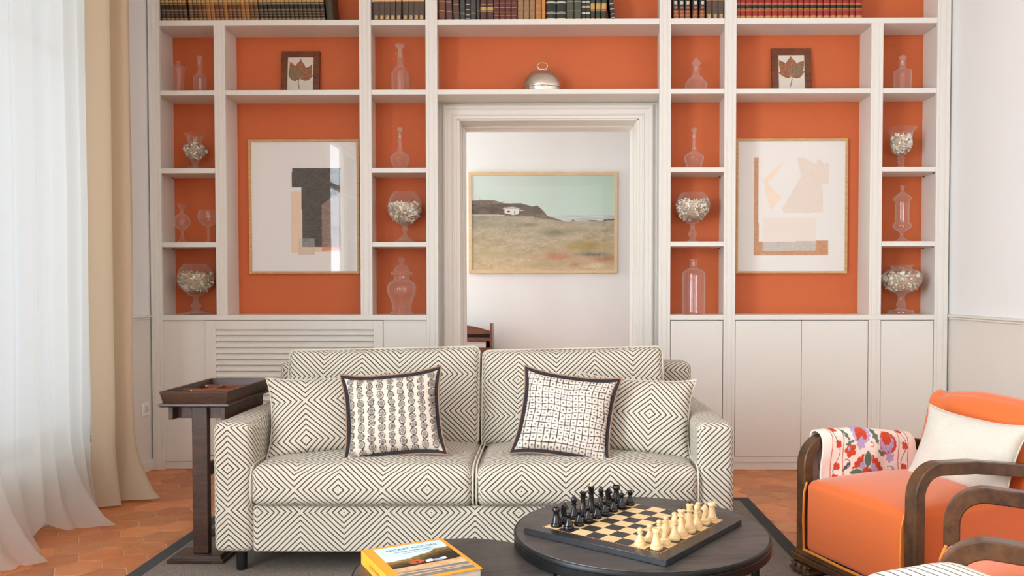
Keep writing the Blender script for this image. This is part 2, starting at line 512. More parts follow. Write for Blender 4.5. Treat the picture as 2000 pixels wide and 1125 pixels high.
DX, DZ, YJ = .605, 2.303, 5.775
mb = MB(); mb.box(XL-.2, -DX, YB, YJ, 0, ZC).box(DX, XR+.2, YB, YJ, 0, ZC).box(-DX, DX, YB, YJ, DZ, ZC)
struct('wall_back', mb, WALL, smooth=False)
mb = MB(); yy = (YF0-.2, YF0)
mb.box(XL-.2, -2.45, *yy, 0, ZC).box(-1.6, 1.6, *yy, 0, ZC).box(2.45, XR+.2, *yy, 0, ZC)
for a_ in (-2.45, 1.6): mb.box(a_, a_+.85, *yy, 0, .2).box(a_, a_+.85, *yy, 2.8, ZC)  # openings made for the added rear fill lamps
struct('wall_front', mb, WALL, smooth=False)
mb = MB(); mb.box(XL-.22, XR+.2, YF0-.2, 7.5, ZC, ZC+.1); struct('ceiling', mb, CEIL, smooth=False)
mb = MB(); mb.box(-2.3, 2.4, 7.2, 7.35, 0, ZC); struct('wall_next_room_back', mb, WALL, smooth=False)
mb = MB(); mb.box(-2.4, -2.25, YJ, 6.0, 0, ZC).box(-2.4, -2.25, 7.1, 7.35, 0, ZC).box(-2.4, -2.25, 6.0, 7.1, 0, .5).box(-2.4, -2.25, 6.0, 7.1, 2.9, ZC)
struct('wall_next_room_left', mb, WALL, smooth=False)
mb = MB(); mb.box(2.25, 2.4, YJ, 7.35, 0, ZC); struct('wall_next_room_right', mb, WALL, smooth=False)

# windows: white casements
def window(name, axis, a0, a1, z0, z1, pos, depth=.06):
    root = None
    fr = MB()
    def bx(p0, p1, q0, q1, mbb, d0=0, d1=depth):
        if axis == 'x': mbb.box(pos+d0, pos+d1, p0, p1, q0, q1)
        else: mbb.box(p0, p1, pos+d0, pos+d1, q0, q1)
    t = .07; mid = (a0+a1)/2
    bx(a0, a0+t, z0, z1, fr); bx(a1-t, a1, z0, z1, fr); bx(a0+t, a1-t, z0, z0+t, fr); bx(a0+t, a1-t, z1-t, z1, fr)
    bx(mid-.045, mid+.045, z0+t, z1-t, fr); bx(a0+t, mid-.045, z1-.62, z1-.56, fr); bx(mid+.045, a1-t, z1-.62, z1-.56, fr)
    o = fr.build(name, TRIMP, bevel=.005); o['kind'] = 'structure'
    p = MB(); bx(a0+t, mid-.045, z0+t, z1-t, p, .028, .032); bx(mid+.045, a1-t, z0+t, z1-t, p, .028, .032)
    p.build('pane', PANE, o, smooth=False)
    s = MB()
    if axis == 'x': s.box(XL-.2, XL+.03, a0-.03, a1+.03, z0-.03, z0)
    else: s.box(a0-.03, a1+.03, YF0-.2, YF0+.03, z0-.03, z0)
    s.build('sill', TRIMP, o, bevel=.004)
window('window_1', 'x', WY0, WY1, WZ0, WZ1, XL-.16)
window('window_2', 'x', SY_0, SY_1, WZ0, WZ1, XL-.16)
window('added_window_left', 'y', -2.45, -1.6, .2, 2.8, YF0-.16)  # both rear windows are added, only to let the fill lamps in
window('added_window_right', 'y', 1.6, 2.45, .2, 2.8, YF0-.16)
window('window_3', 'x', 6.0, 7.1, .5, 2.9, -2.36)

# doorway casing: moulded, mitred at the upper corners
def casing():
    prof = [(0, 0), (0, .022), (.006, .030), (.016, .034), (.030, .028), (.034, .022), (.060, .020), (.064, .026), (.070, .026), (.074, .018), (.090, .016), (.095, .010), (.095, 0)]
    OX, OZ = .702, 2.392; P = []
    for (ins, pr) in prof:
        x, z, y = OX-ins, OZ-ins, YB-.004-pr
        P.append([(-x, y, 0), (-x, y, z), (x, y, z), (x, y, 0)])
    mb = MB(); mb.grid(P, flip=True); return mb
struct('trim_4', casing(), TRIMP, ang=20)
mb = MB()   # reveal lining of the doorway, with a small stop bead
for sx in (-1, 1):
    x0, x1 = sorted((sx*(DX+.004), sx*(DX-.014)))
    mb.box(x0, x1, YB-.012, YJ+.012, 0, DZ)
    x0, x1 = sorted((sx*(DX-.014), sx*(DX-.026))); mb.box(x0, x1, YB+.17, YJ+.012, 0, DZ-.014)
mb.box(-DX, DX, YB-.012, YJ+.012, DZ-.014, DZ+.004); mb.box(-DX+.02, DX-.02, YB+.17, YJ+.012, DZ-.026, DZ-.014)
struct('trim_5', mb, TRIMP, bevel=.002)
# socket on the left wall
t = thing('wall_socket', 'white round-hole wall socket low on the left wall between curtain and bookcase', 'socket', (XL+.004, 5.115, .403))
mb = MB(); mb.box(0, .011, -.042, .042, -.042, .042); mb.build('socket_plate', plain('white_plastic', (236, 233, 226), .35, .02), t, bevel=.004)
mb = MB(); mb.lathe([(.0, .0115), (.019, .0115), (.021, .015), (.023, .0115)], 24); mb.xf(Matrix.Rotation(pi/2, 4, 'Y')); mb.build('socket_well', plain('grey_plastic', (205, 200, 190), .4, .02), t)

# =================================================================== BOOKCASE
SH = [(2.843, 2.878), (2.404, 2.435), (1.908, 1.939), (1.436, 1.467)]   # shelf heights
CT = (.966, .999)
STW = [(-2.533, -2.480), (-1.202, -1.127), (-.779, -.705), (.707, .780), (1.120, 1.194), (2.461, 2.533)]
STW[0] = (-2.553, -2.480); STW[5] = (2.461, 2.545)
def stile_mb(x0, x1, z0, z1):
    w_ = x1-x0; y = 5.2; d = .0035
    g = [(x0, 5.222), (x0, y+.001), (x0+.001, y)]
    for k in (.27, .72):
        xm = x0+w_*k; g += [(xm-.0045, y), (xm-.0025, y+d), (xm+.0025, y+d), (xm+.0045, y)]
    g += [(x1-.001, y), (x1, y+.001), (x1, 5.222)]
    return MB().prism(g, z0, z1, 'z')
bk = thing('built_in_bookcase', 'wall-wide built-in bookcase painted warm white with orange backing behind its niches', 'bookcase', (0, 5.2, 0))
def bpart(name, mb, m=PAINT, parent=None, **kw):
    mb.xf(Matrix.Translation((0, -5.2, 0)))
    return mb.build(name, m, parent or bk, **kw)
for (x0, x1) in STW: bpart('stile', stile_mb(x0, x1, CT[1] if x0 == -1.202 else 0, 3.5), ang=20)
for (x0, x1) in ((-2.131, -2.060), (2.045, 2.121)): bpart('stile', stile_mb(x0, x1, CT[1], SH[0][0]), ang=20)
bpart('stile', stile_mb(2.045, 2.121, .053, CT[0]), ang=20)
YK = 5.452
PN = [(-2.545, -2.507), (-2.11, -2.08), (-1.18, -1.152), (-.759, -.727), (.727, .759), (1.141, 1.172), (2.067, 2.10), (2.485, 2.54)]
for i, (x0, x1) in enumerate(PN):
    z0, z1 = (CT[1], SH[0][0]) if i in (1, 6) else (CT[1] if i == 2 else 0, 3.5)
    bpart('side_panel', MB().box(x0, x1, 5.2215, YK, z0, z1), smooth=False)
BAYS = [(-2.507, -2.11), (-2.08, -1.18), (-1.152, -.759), (-.727, .727), (.759, 1.141), (1.172, 2.067), (2.10, 2.485)]
FB = [(-2.480, -2.131), (-2.060, -1.202), (-1.127, -.779), (-.705, .707), (.780, 1.120), (1.194, 2.045), (2.121, 2.461)]
def shelf(x0, x1, f0, f1, z0, z1, y=5.203):
    # face runs between the stiles, the board behind runs to the side panels
    m = MB(); m.box(f0+.0004, f1-.0004, y, 5.2225, z0, z1); m.box(x0, x1, 5.2225, YK-.003, z0, z1)
    bpart('shelf', m, bevel=.0015)
# top shelf: runs over bays 1+2 and 6+7 in one piece
shelf(-2.507, -1.18, -2.480, -1.202, *SH[0]); shelf(1.172, 2.485, 1.194, 2.461, *SH[0])
for i in (2, 3, 4): shelf(*BAYS[i], *FB[i], *SH[0])
for i in range(7): shelf(*BAYS[i], *FB[i], *SH[1])
for k in (2, 3):
    for i in (0, 2, 4, 6): shelf(*BAYS[i], *FB[i], *SH[k])
# small brass shelf pins under the movable shelves
for k in (2, 3):
    for i in (0, 2, 4, 6):
        for xx, sg in ((BAYS[i][0], 1), (BAYS[i][1], -1)):
            for yy in (5.26, 5.41):
                bpart('shelf_pin', MB().box(*sorted((xx, xx+sg*.012)), yy-.005, yy+.005, SH[k][0]-.007, SH[k][0]-.0002), plain('pin_brass', (120, 96, 62), .4, .05, metal=.8), smooth=False)
# counters
def counter(f0, f1, b0, b1):
    m = MB(); m.box(f0+.0004, f1-.0004, 5.199, 5.2225, *CT); m.box(b0, b1, 5.2225, YK-.003, *CT); bpart('counter', m, bevel=.0015)
counter(-2.480, -.779, -2.507, -.759); counter(.780, 1.120, .759, 1.141); counter(1.194, 2.461, 1.172, 2.485)
# orange backing
def backing(x0, x1, z0, z1): bpart('back_panel', MB().box(x0, x1, YK-.002, YK+.006, z0, z1), TERRA, smooth=False)
for i in (0, 1, 2, 4, 5, 6): backing(BAYS[i][0]-.01, BAYS[i][1]+.01, CT[1]-.01, SH[0][0]+.01)
backing(-.737, .737, SH[1][1]-.02, SH[0][0]+.01)
for a, b in ((-2.507, -1.18), (-1.152, -.759), (-.727, .727), (.759, 1.141), (1.172, 2.485)): backing(a-.01, b+.01, SH[0][1]-.01, 3.5)
# a small patched rectangle in the orange backing, top right
bpart('access_plate', MB().box(2.112, 2.285, YK-.0045, YK-.002, 2.775, 2.83), TERRA, bevel=.001)
# lower left: plain panels and a louvred radiator grille
LX0, LX1 = U(402, 700, Y=5.2).x, U(748, 700, Y=5.2).x
bpart('plain_panel', MB().box(-2.480, LX0-.002, 5.212, 5.24, .087, CT[0]), bevel=.001)
bpart('plain_panel', MB().box(LX1+.002, -.779, 5.212, 5.24, .087, CT[0]), bevel=.001)
m = MB(); gx0, gx1 = U(421, 700, Y=5.2).x, U(730, 700, Y=5.2).x; gz1 = U(1000, 643.5, Y=5.2).z; gz0 = .16
m.box(LX0, gx0, 5.2, 5.235, .092, CT[0]-.003).box(gx1, LX1, 5.2, 5.235, .092, CT[0]-.003)
m.box(gx0, gx1, 5.2, 5.235, gz1, CT[0]-.003).box(gx0, gx1, 5.2, 5.235, .092, gz0)
gf = bpart('radiator_grille', m, bevel=.0015)
m = MB(); k = 0; z = gz1
while z-.0385 > gz0-.02:
    b = z-.0385
    m.v += [(gx0, 5.203, b+.004), (gx1, 5.203, b+.004), (gx1, 5.226, z+.004), (gx0, 5.226, z+.004), (gx0, 5.214, b+.001), (gx1, 5.214, b+.001), (gx1, 5.236, z), (gx0, 5.236, z)]
    n0 = len(m.v)-8
    for q in ((0,1,2,3),(7,6,5,4),(0,4,5,1),(3,2,6,7)): m.face([n0+i for i in q])
    z -= .0385
m.xf(Matrix.Translation((0, -5.2, 0))); m.build('louvre_slats', PAINT, gf, smooth=False)
def rail(x0, x1): bpart('bottom_rail', MB().box(x0, x1, 5.205, 5.24, .053, .087), bevel=.001); bpart('plinth', MB().box(x0, x1, 5.212, 5.235, 0.002, .053), bevel=.001)
rail(-2.480, -.779); rail(.780, 1.120); rail(1.194, 2.461)
# doors, lower right
def door(xa, xb):
    bpart('cupboard_door', MB().box(xa, xb, 5.2025, 5.222, .0895, CT[0]-.0035), bevel=.0012)
door(.784, 1.116); xm = U(1565, 760, Y=5.2).x
door(1.198, xm-.0015); door(xm+.0015, 2.041); door(2.125, 2.457)

# =================================================================== BOOKS on the top shelf
def book_mb(w, h, d, segs, page=2, rnd=.25):
    """upright book, spine towards -y, origin bottom front centre; segs (z0,z1,slot,extra)"""
    m = MB()
    def prof(e):
        r = w*rnd; pts = []
        for k in range(7):
            a = -pi/2+pi*(k/6); pts.append((sin(a)*(w/2+e), (1-cos(a))*r-e))
        return pts
    for (z0, z1, s_, e) in segs:
        p = prof(e); q = p+[(w/2+e, .02), (-w/2-e, .02)]
        m.prism(q, z0, z1, 'z', s_)
    m.box(-w/2, -w/2+.002, .02, d, 0, h, 0); m.box(w/2-.002, w/2, .02, d, 0, h, 0)
    m.box(-w/2+.002, w/2-.002, .02, d-.004, .003, h-.003, page)
    return m
PAGE = plain('aged_paper', (214, 196, 160), .9, .1, 60)
GOLD = plain('gilt_tooling', (196, 158, 96), .4, .15, 60, metal=.35)
CREAMB = plain('cream_band', (205, 192, 160), .6, .1, 60)
def leather(n, rgb): return plain('leather_'+n, rgb, .5, .28, 45, .25, 160, stretch=(1, 1, .5))
BOOKN = {}
def book(x, w, h, style, label, group, lean=0.0, y=5.2265, d=.17, seed=0):
    """stand a book on the top shelf; its cover data is shared within a style and width"""
    key = (style[0], round(w, 4))
    if key not in BOOKN:
        o = book_mb(w, h, d, style[1], rnd=style[3] if len(style) > 3 else .25).build('book', style[2], None, ang=30)
        BOOKN[key] = o
    else:
        o = BOOKN[key].copy(); sc.collection.objects.link(o)
    lz = abs(sin(lean))*w/2
    o.location = (x, y, SH[0][1]+lz+.0004); o.rotation_euler = (0, lean, 0)
    tag(o, label, 'book', group); return o
def plain_segs(h, bands, cover=0, lab=None):
    """bands: list of (z0,z1,slot) sorted; fills the rest with cover"""
    out = []; z = 0
    for (a, b, s_) in sorted(bands):
        if a > z: out.append((z, a, cover, 0))
        out.append((a, b, s_, .0004)); z = b
    out.append((z, h, cover, 0)); return out
H1 = .235
def gilt(h, base):   # repeated gilt rules, numerals and titles as on the tan and brown sets
    return plain_segs(h, [(.004, .007, 1), (.010, .013, 1), (.016, .020, 1), (.034, .036, 1), (.050, .052, 1), (.066, .069, 1), (.073, .0745, 1), (.108, .112, 1), (.12, .135, 1), (.15, .153, 1), (.19, .193, 1), (.21, .213, 1)], 0)
BR = {k: ('set_'+k, gilt(H1, 0), [leather(k, c), GOLD, PAGE]) for k, c in dict(
    darkbrown=(52, 36, 28), brown=(92, 58, 36), tan=(146, 94, 46), redbrown=(104, 54, 36), black=(36, 34, 34)).items()}
names = dict(darkbrown='dark brown', brown='mid brown', tan='tan', redbrown='reddish brown', black='black')
# text bits on spines: small gilt marks
ORD = ['first', 'second', 'third', 'fourth', 'fifth', 'sixth', 'seventh', 'eighth', 'ninth', 'tenth', 'eleventh', 'twelfth', 'thirteenth', 'fourteenth', 'fifteenth', 'sixteenth', 'seventeenth', 'eighteenth', 'nineteenth', 'twentieth']
ORD += ['twenty-'+o for o in ORD[:9]]+['thirtieth']+['thirty-'+o for o in ORD[:9]]
seq = ['darkbrown']*6+['brown']+['darkbrown']+['brown']*2+['tan']*2+['redbrown', 'brown', 'tan', 'redbrown', 'brown', 'brown', 'tan', 'tan', 'brown', 'brown']+['black']*15
x = U(313, 30, Y=5.222).x+.004
for i, k in enumerate(seq):
    if i == 6: x += .012
    if i == 22: x += .004
    book(x+.0165, .0268, H1, BR[k], '%s gilt-banded volume, %s from left in the leaning row, top shelf far left' % (names[k], ORD[i]), '%s gilt volumes, leaning row at far left' % names[k], lean=radians(-5.5))
    x += .02795
bigo = ('thick_olive', plain_segs(.25, [], 0), [leather('olive', (62, 56, 40)), GOLD, PAGE])
book(x+.034, .045, .25, bigo, 'thick plain olive-brown book ending the leaning row, top shelf far left', None, lean=radians(-5.5), y=5.2265)

# dark brown boxes of papers with a gilt C at the foot
CB = leather('umber', (84, 66, 54)); TILE = plain('gilt_tile', (206, 176, 120), .5, .06, 60)
def cbook(x, lab, grp):
    if 'C' not in BOOKN:
        r = thing('book', lab, 'book')
        w_ = .0325; m = book_mb(w_, .235, .17, plain_segs(.235, [(.118, .150, 1)], 0), rnd=.05); m.build('cover', [CB, plain('pale_orange_label', (222, 172, 124), .6, .05), PAGE], r, ang=30)
        m = MB(); m.box(-.0095, .0095, -.0012, .001, .0075, .031); m.build('spine_tile', TILE, r)
        m = MB(); pts = [(.0062*cos(a), .019+.0062*sin(a)) for a in [radians(40+k*28) for k in range(11)]]
        m.tube([(px, -.0014, pz) for px, pz in pts], .0021, 6, flat=.4); m.build('letter_mark', plain('umber_ink', (60, 44, 36), .6, .05), r)
        BOOKN['C'] = r; r.location = (x, 5.218, SH[0][1]+.0004); r['group'] = grp; return
    dup(BOOKN['C'], (x, 5.218, SH[0][1]+.0004), label=lab, group=grp)
L1 = 'umber volume with gilt C tile, %s from left in narrow top niche left of centre'
for i, px in enumerate((734.8, 745.8, 756.5, 767, 778.5, 791.5, 802.5, 813, 823.2)):
    cbook(U(px, 30, Y=5.218).x, L1 % ORD[i+1], 'umber volumes with C tiles, niche left of centre')
xx = [U(p, 30, Y=5.218).x for p in (1385, 1396.8, 1408.4)]
for x, wd in zip(xx, ('first', 'second', 'third')): cbook(x, 'umber volume with gilt C tile, %s one right of the numbered russet books' % wd, 'umber volumes with C tiles, niche right of centre')
# the first, darker one at the left edge
book(U(727.3, 30, Y=5.222).x+.003, .014, .235, ('slimdark', plain_segs(.235, [(.118, .15, 1)]), [leather('soot', (48, 40, 36)), PAGE, PAGE], .05), 'slim almost black volume at the left end of the umber books left of centre', None)

# numbered set: brown-red foot, dark blue-green above with a red medallion and cream label
RB = leather('russet', (142, 74, 50)); TEAL = leather('petrol', (48, 58, 60))
dig = {}
def numbered(px, num, lean, word):
    r = thing('book', 'russet and petrol volume with medallion, numbered %s, top niche right of centre' % word, 'book', group=None)
    w_ = .0318
    m = book_mb(w_, .235, .17, plain_segs(.235, [(.004, .006, 1), (.009, .0105, 1), (.020, .022, 1), (.026, .028, 1), (.046, .0485, 1), (.056, .2, 2)], 0)); m.build('cover', [RB, GOLD, TEAL, PAGE], r, ang=30)
    m.m[-6:]=[3]*6
    m = MB(); m.lathe([(.0, 0), (.0085, 0), (.0095, .001), (.0, .0016)], 14); m.xf(Matrix.Translation((0, -.0012, .072)) @ Matrix.Rotation(pi/2, 4, 'X')); m.build('medallion', plain('russet_medallion', (176, 96, 62), .5, .1), r)
    m = MB(); m.box(-.009, .009, -.0022, .001, .093, .113); m.build('cream_label', CREAMB, r, bevel=.003)
    cu = bpy.data.curves.new('n', 'FONT'); cu.body = num; cu.size = .014; cu.align_x = 'CENTER'; cu.extrude = .0003
    oo = bpy.data.objects.new('n', cu); me = bpy.data.meshes.new_from_object(oo); bpy.data.objects.remove(oo); bpy.data.curves.remove(cu)
    no = bpy.data.objects.new('numeral', me); me.materials.append(GOLD); sc.collection.objects.link(no); no.parent = r
    no.rotation_euler = (pi/2, 0, 0); no.location = (0, -.0010, .031)
    r.location = (U(px, 30, Y=5.222).x, 5.220, SH[0][1]+.0004+abs(sin(lean))*w_/2); r.rotation_euler = (0, lean, 0)
for a in ((1321.5, '1', radians(-3.5), 'one'), (1332.6, '2', radians(-2), 'two'), (1343.6, '3', radians(-.5), 'three'), (1358.2, '6', 0, 'six'), (1371.5, '7', radians(1), 'seven')): numbered(*a)

# long row above the doorway
def st(nm, rgb, bands, h=.24, slot=GOLD): return (nm, plain_segs(h, bands), [leather(nm, rgb), slot, PAGE])
S = dict(
  oxblood=st('oxblood', (112, 66, 50), [(.006, .008, 1), (.06, .063, 1), (.12, .123, 1), (.17, .173, 1)]),
  plum=st('plum', (92, 66, 62), [(.006, .008, 1), (.055, .058, 1), (.115, .118, 1)]),
  umb=st('umb', (88, 66, 50), [(.006, .008, 1), (.05, .052, 1), (.10, .103, 1)]),
  slate=st('slate', (66, 70, 70), [(.006, .0075, 1), (.045, .047, 1), (.085, .087, 1)]),
  banded=st('banded', (50, 48, 46), [(.012, .016, 1), (.034, .038, 1), (.066, .070, 1), (.10, .104, 1)], slot=CREAMB),
  ash=st('ash', (72, 66, 64), [(.006, .008, 1), (.06, .062, 1)]),
  ornament=st('ornament', (84, 56, 50), [(.055, .058, 1), (.062, .085, 1), (.10, .103, 1)]),
  wine=st('wine', (96, 46, 42), [(.006, .009, 1), (.030, .032, 1), (.050, .053, 1), (.080, .083, 1), (.108, .111, 1)]),
  sand=st('sand', (150, 118, 84), [(.006, .008, 1), (.040, .042, 1), (.075, .078, 1), (.11, .112, 1)]),
  amber=st('amber', (172, 118, 66), [(.008, .010, 1), (.045, .048, 1), (.09, .093, 1)]),
  honey=st('honey', (196, 132, 66), [(.008, .010, 1), (.045, .048, 1)]),
  bottle=st('bottle', (38, 46, 42), [(.004, .013, 1), (.042, .046, 1), (.050, .053, 1), (.108, .118, 1)], slot=CREAMB),
  moss=st('moss', (74, 80, 68), [(.005, .010, 1), (.060, .062, 1), (.115, .118, 1)]),
  oval=st('oval', (44, 50, 50), [(.006, .010, 1), (.038, .048, 1), (.078, .088, 1), (.11, .118, 1)], slot=CREAMB),
  crest=st('crest', (52, 58, 48), [(.006, .010, 1), (.056, .060, 1), (.066, .105, 1)]),
)
DN = dict(oxblood='worn oxblood-brown', plum='faded plum-brown', umb='umber', slate='slate grey', banded='near-black cream-banded', ash='slim ash grey', ornament='maroon gilt-ornament', wine='wine red gilt-ruled', sand='sand brown', amber='amber tan', honey='slim honey orange', bottle='broad bottle-green cream-banded', moss='moss grey', oval='near-black cream-oval', crest='dark green gilt-crest')
row = [('oxblood', 51, 98, 0), ('plum', 103, 143, -1.5), ('umb', 150, 190, -2), ('slate', 195, 226, -1), ('banded', 228, 257, 0), ('slate', 259, 296, 0), ('ash', 300, 320, 0), ('ornament', 323, 364, 0), ('ornament', 367, 409, 0), ('wine', 411, 446, 0), ('wine', 448, 484, 0), ('wine', 486, 522, 0), ('wine', 524, 561, 0), ('sand', 565, 604, 0), ('sand', 606, 640, 0), ('sand', 642, 679, 0), ('amber', 681, 718, 0), ('honey', 721, 745, 0), ('bottle', 750, 814, 0), ('bottle', 816, 879, 0), ('moss', 881, 929, 0), ('moss', 931, 979, 0), ('oval', 981, 1006, 0), ('oval', 1008, 1034, 0), ('crest', 1038, 1065, 0), ('crest', 1069, 1101, 1.5), ('crest', 1105, 1138, 2), ('banded', 1171, 1197, -6)]
from collections import Counter
cnt = Counter(r[0] for r in row)
seen = Counter()
for k, a, b, ln in row:
    seen[k] += 1
    x0 = U(840+a*.3023, 30, Y=5.222).x; x1 = U(840+b*.3023, 30, Y=5.222).x
    last = (a == 1171)
    lab = 'near-black cream-banded volume leaning alone, right end of the row above the doorway' if last else '%s volume%s in the row above the doorway' % (DN[k], (', %s of its kind from left' % ORD[seen[k]-1]) if cnt[k] > 1 else '')
    if k == 'banded' and not last: lab = 'near-black cream-banded volume between two slate grey ones above the doorway'
    many = cnt[k] > 1 and k != 'banded'
    book((x0+x1)/2, round(x1-x0, 3), .24, S[k], lab, ('%s volumes above the doorway' % DN[k]) if many else None, lean=radians(ln))

# law reports, red with black label and tan foot
RED = leather('scarlet', (150, 40, 32)); TANF = leather('buff', (196, 138, 74)); BLK = plain('black_label', (34, 36, 36), .5, .1, 60)
lawsegs = [(0, .022, 1, 0), (.022, .052, 0, 0), (.052, .056, 1, .0004), (.058, .061, 2, 0), (.061, .064, 1, .0004), (.064, .067, 2, 0), (.067, .088, 3, .0004), (.088, .091, 1, .0004), (.091, .095, 2, 0), (.095, .099, 1, .0004), (.099, .22, 0, 0), (.22, .235, 1, 0), (.056, .058, 2, 0)]
lawseg2 = [(a, b, {0: 0, 1: 1, 2: 2, 3: 3}[s_], e) for a, b, s_, e in lawsegs]
lm = book_mb(.0368, .235, .18, lawseg2, page=4)
RW = [(524, 548), (551, 585), (589, 628), (632, 668), (671, 714), (718, 761), (764, 805), (808, 845), (848, 900), (904, 940), (944, 980), (984, 1025), (1029, 1072), (1076, 1114), (1118, 1163), (1166, 1205), (1208, 1248), (1251, 1294), (1297, 1335), (1338, 1384)]
for i, (a, b) in enumerate(RW):
    x0 = U(1290+a*.285, 30, Y=5.222).x; x1 = U(1290+b*.285, 30, Y=5.222).x
    st_ = ('law', lawseg2, [RED, TANF, leather('maroonband', (120, 52, 34)), BLK, PAGE])
    key = ('law', round(x1-x0, 3))
    if key not in BOOKN:
        o = book_mb(round(x1-x0, 3), .235, .18, lawseg2, page=4).build('book', st_[2], None, ang=30); BOOKN[key] = o
    else:
        o = BOOKN[key].copy(); sc.collection.objects.link(o)
    o.location = ((x0+x1)/2, 5.222, SH[0][1]+.0004); tag(o, 'red law book with black label, %s from left in the right top shelf row' % ORD[i], 'book', 'red law reports on the right top shelf')

# =================================================================== PICTURES
def frame_mb(w_, h_, t, d, m=0):
    """mitred frame, outer size w_ x h_, face width t, depth d, front at y=0, base at z=0"""
    mb = MB(); P = []
    for ins, y in ((0, d), (0, .001), (.001, 0), (t-.001, 0), (t, .001), (t, d)):
        P.append([(-w_/2+ins, y, ins), (w_/2-ins, y, ins), (w_/2-ins, y, h_-ins), (-w_/2+ins, y, h_-ins)])
    mb.grid(P, m, flip=True, wrap=True); return mb
def picture(name, label, cat, px0, py0, px1, py1, Y, t, d, fm, fn, nx, ny, paper=None, glass=True, tilt=0.0, grp=None):
    a = U((px0+px1)/2, py1, Y=Y); x0 = U(px0, (py0+py1)/2, Y=Y).x; x1 = U(px1, (py0+py1)/2, Y=Y).x; top = U((px0+px1)/2, py0, Y=Y).z
    w_, h_ = x1-x0, top-a.z
    r = thing(name, label, cat, ((x0+x1)/2, Y, a.z), 0, grp)
    frame_mb(w_, h_, t, d).build('frame', fm, r, ang=30)
    o = panel('print', w_-2*t+.004, h_-2*t+.004, nx, ny, fn, PRINT, r); o.location = (0, min(.010, d*.5), t-.002)
    if glass:
        MB().grid([[(-w_/2+t-.001, .004, t-.001), (w_/2-t+.001, .004, t-.001)], [(-w_/2+t-.001, .004, h_-t+.001), (w_/2-t+.001, .004, h_-t+.001)]]).build('glazing', PANE, r, smooth=False)
    MB().box(-w_/2+t*.6, w_/2-t*.6, d-.004, d-.0005, t*.6, h_-t*.6).build('backing_board', plain('backing_card', (150, 126, 96), .9), r, smooth=False)
    return r
def fill(polys, x, y, bg, grain=6, seed=5):
    c = np.tile(np.array(bg, float), (len(x), 1))
    g = (fbm(x/16, y/9, seed, 3)-.5)*2
    for col_, pts, gr in polys:
        k = inpoly(x, y, pts); c[k] = np.array(col_, float)+(g[k]*gr)[:, None]
    return c
def art_left(u, v):
    y = 48+(1-v)*1018; x = 33+u*836+17*(y-30)/1055
    return fill([((86, 80, 74), [(360,253),(740,253),(742,440),(597,540),(600,873),(445,873),(437,408),(360,406)], 16),
        ((148, 124, 112), [(597,540),(742,440),(747,873),(600,873)], 20), ((236, 208, 182), [(350,438),(437,438),(445,873),(445,915),(358,915)], 4),
        ((226, 206, 180), [(445,873),(747,873),(747,912),(445,915)], 4), ((224, 150, 114), [(602,873),(745,873),(745,900),(602,902)], 6),
        ((140, 137, 133), [(446,808),(543,808),(543,873),(446,873)], 18), ((218, 200, 178), [(414,808),(446,808),(446,873),(543,873),(543,933),(414,935)], 5)], x, y, (234, 232, 228))
def art_right(u, v):
    y = 58+(1-v)*1010; x = 43+u*832-3*(y-40)/1043
    return fill([((196, 146, 106), [(166,189),(204,189),(204,838),(742,828),(742,942),(166,942)], 14),
        ((198, 188, 178), [(236,838),(645,832),(645,908),(236,910)], 12), ((240, 218, 196), [(238,357),(422,189),(338,318),(272,375),(380,495),(296,600)], 3),
        ((228, 214, 200), [(500,187),(548,187),(648,240),(660,195),(712,235),(744,230),(744,390),(697,392),(702,612),(405,618),(384,584),(530,335)], 3),
        ((232, 220, 208), [(236,652),(645,650),(645,832),(236,838)], 2)], x, y, (232, 229, 223))
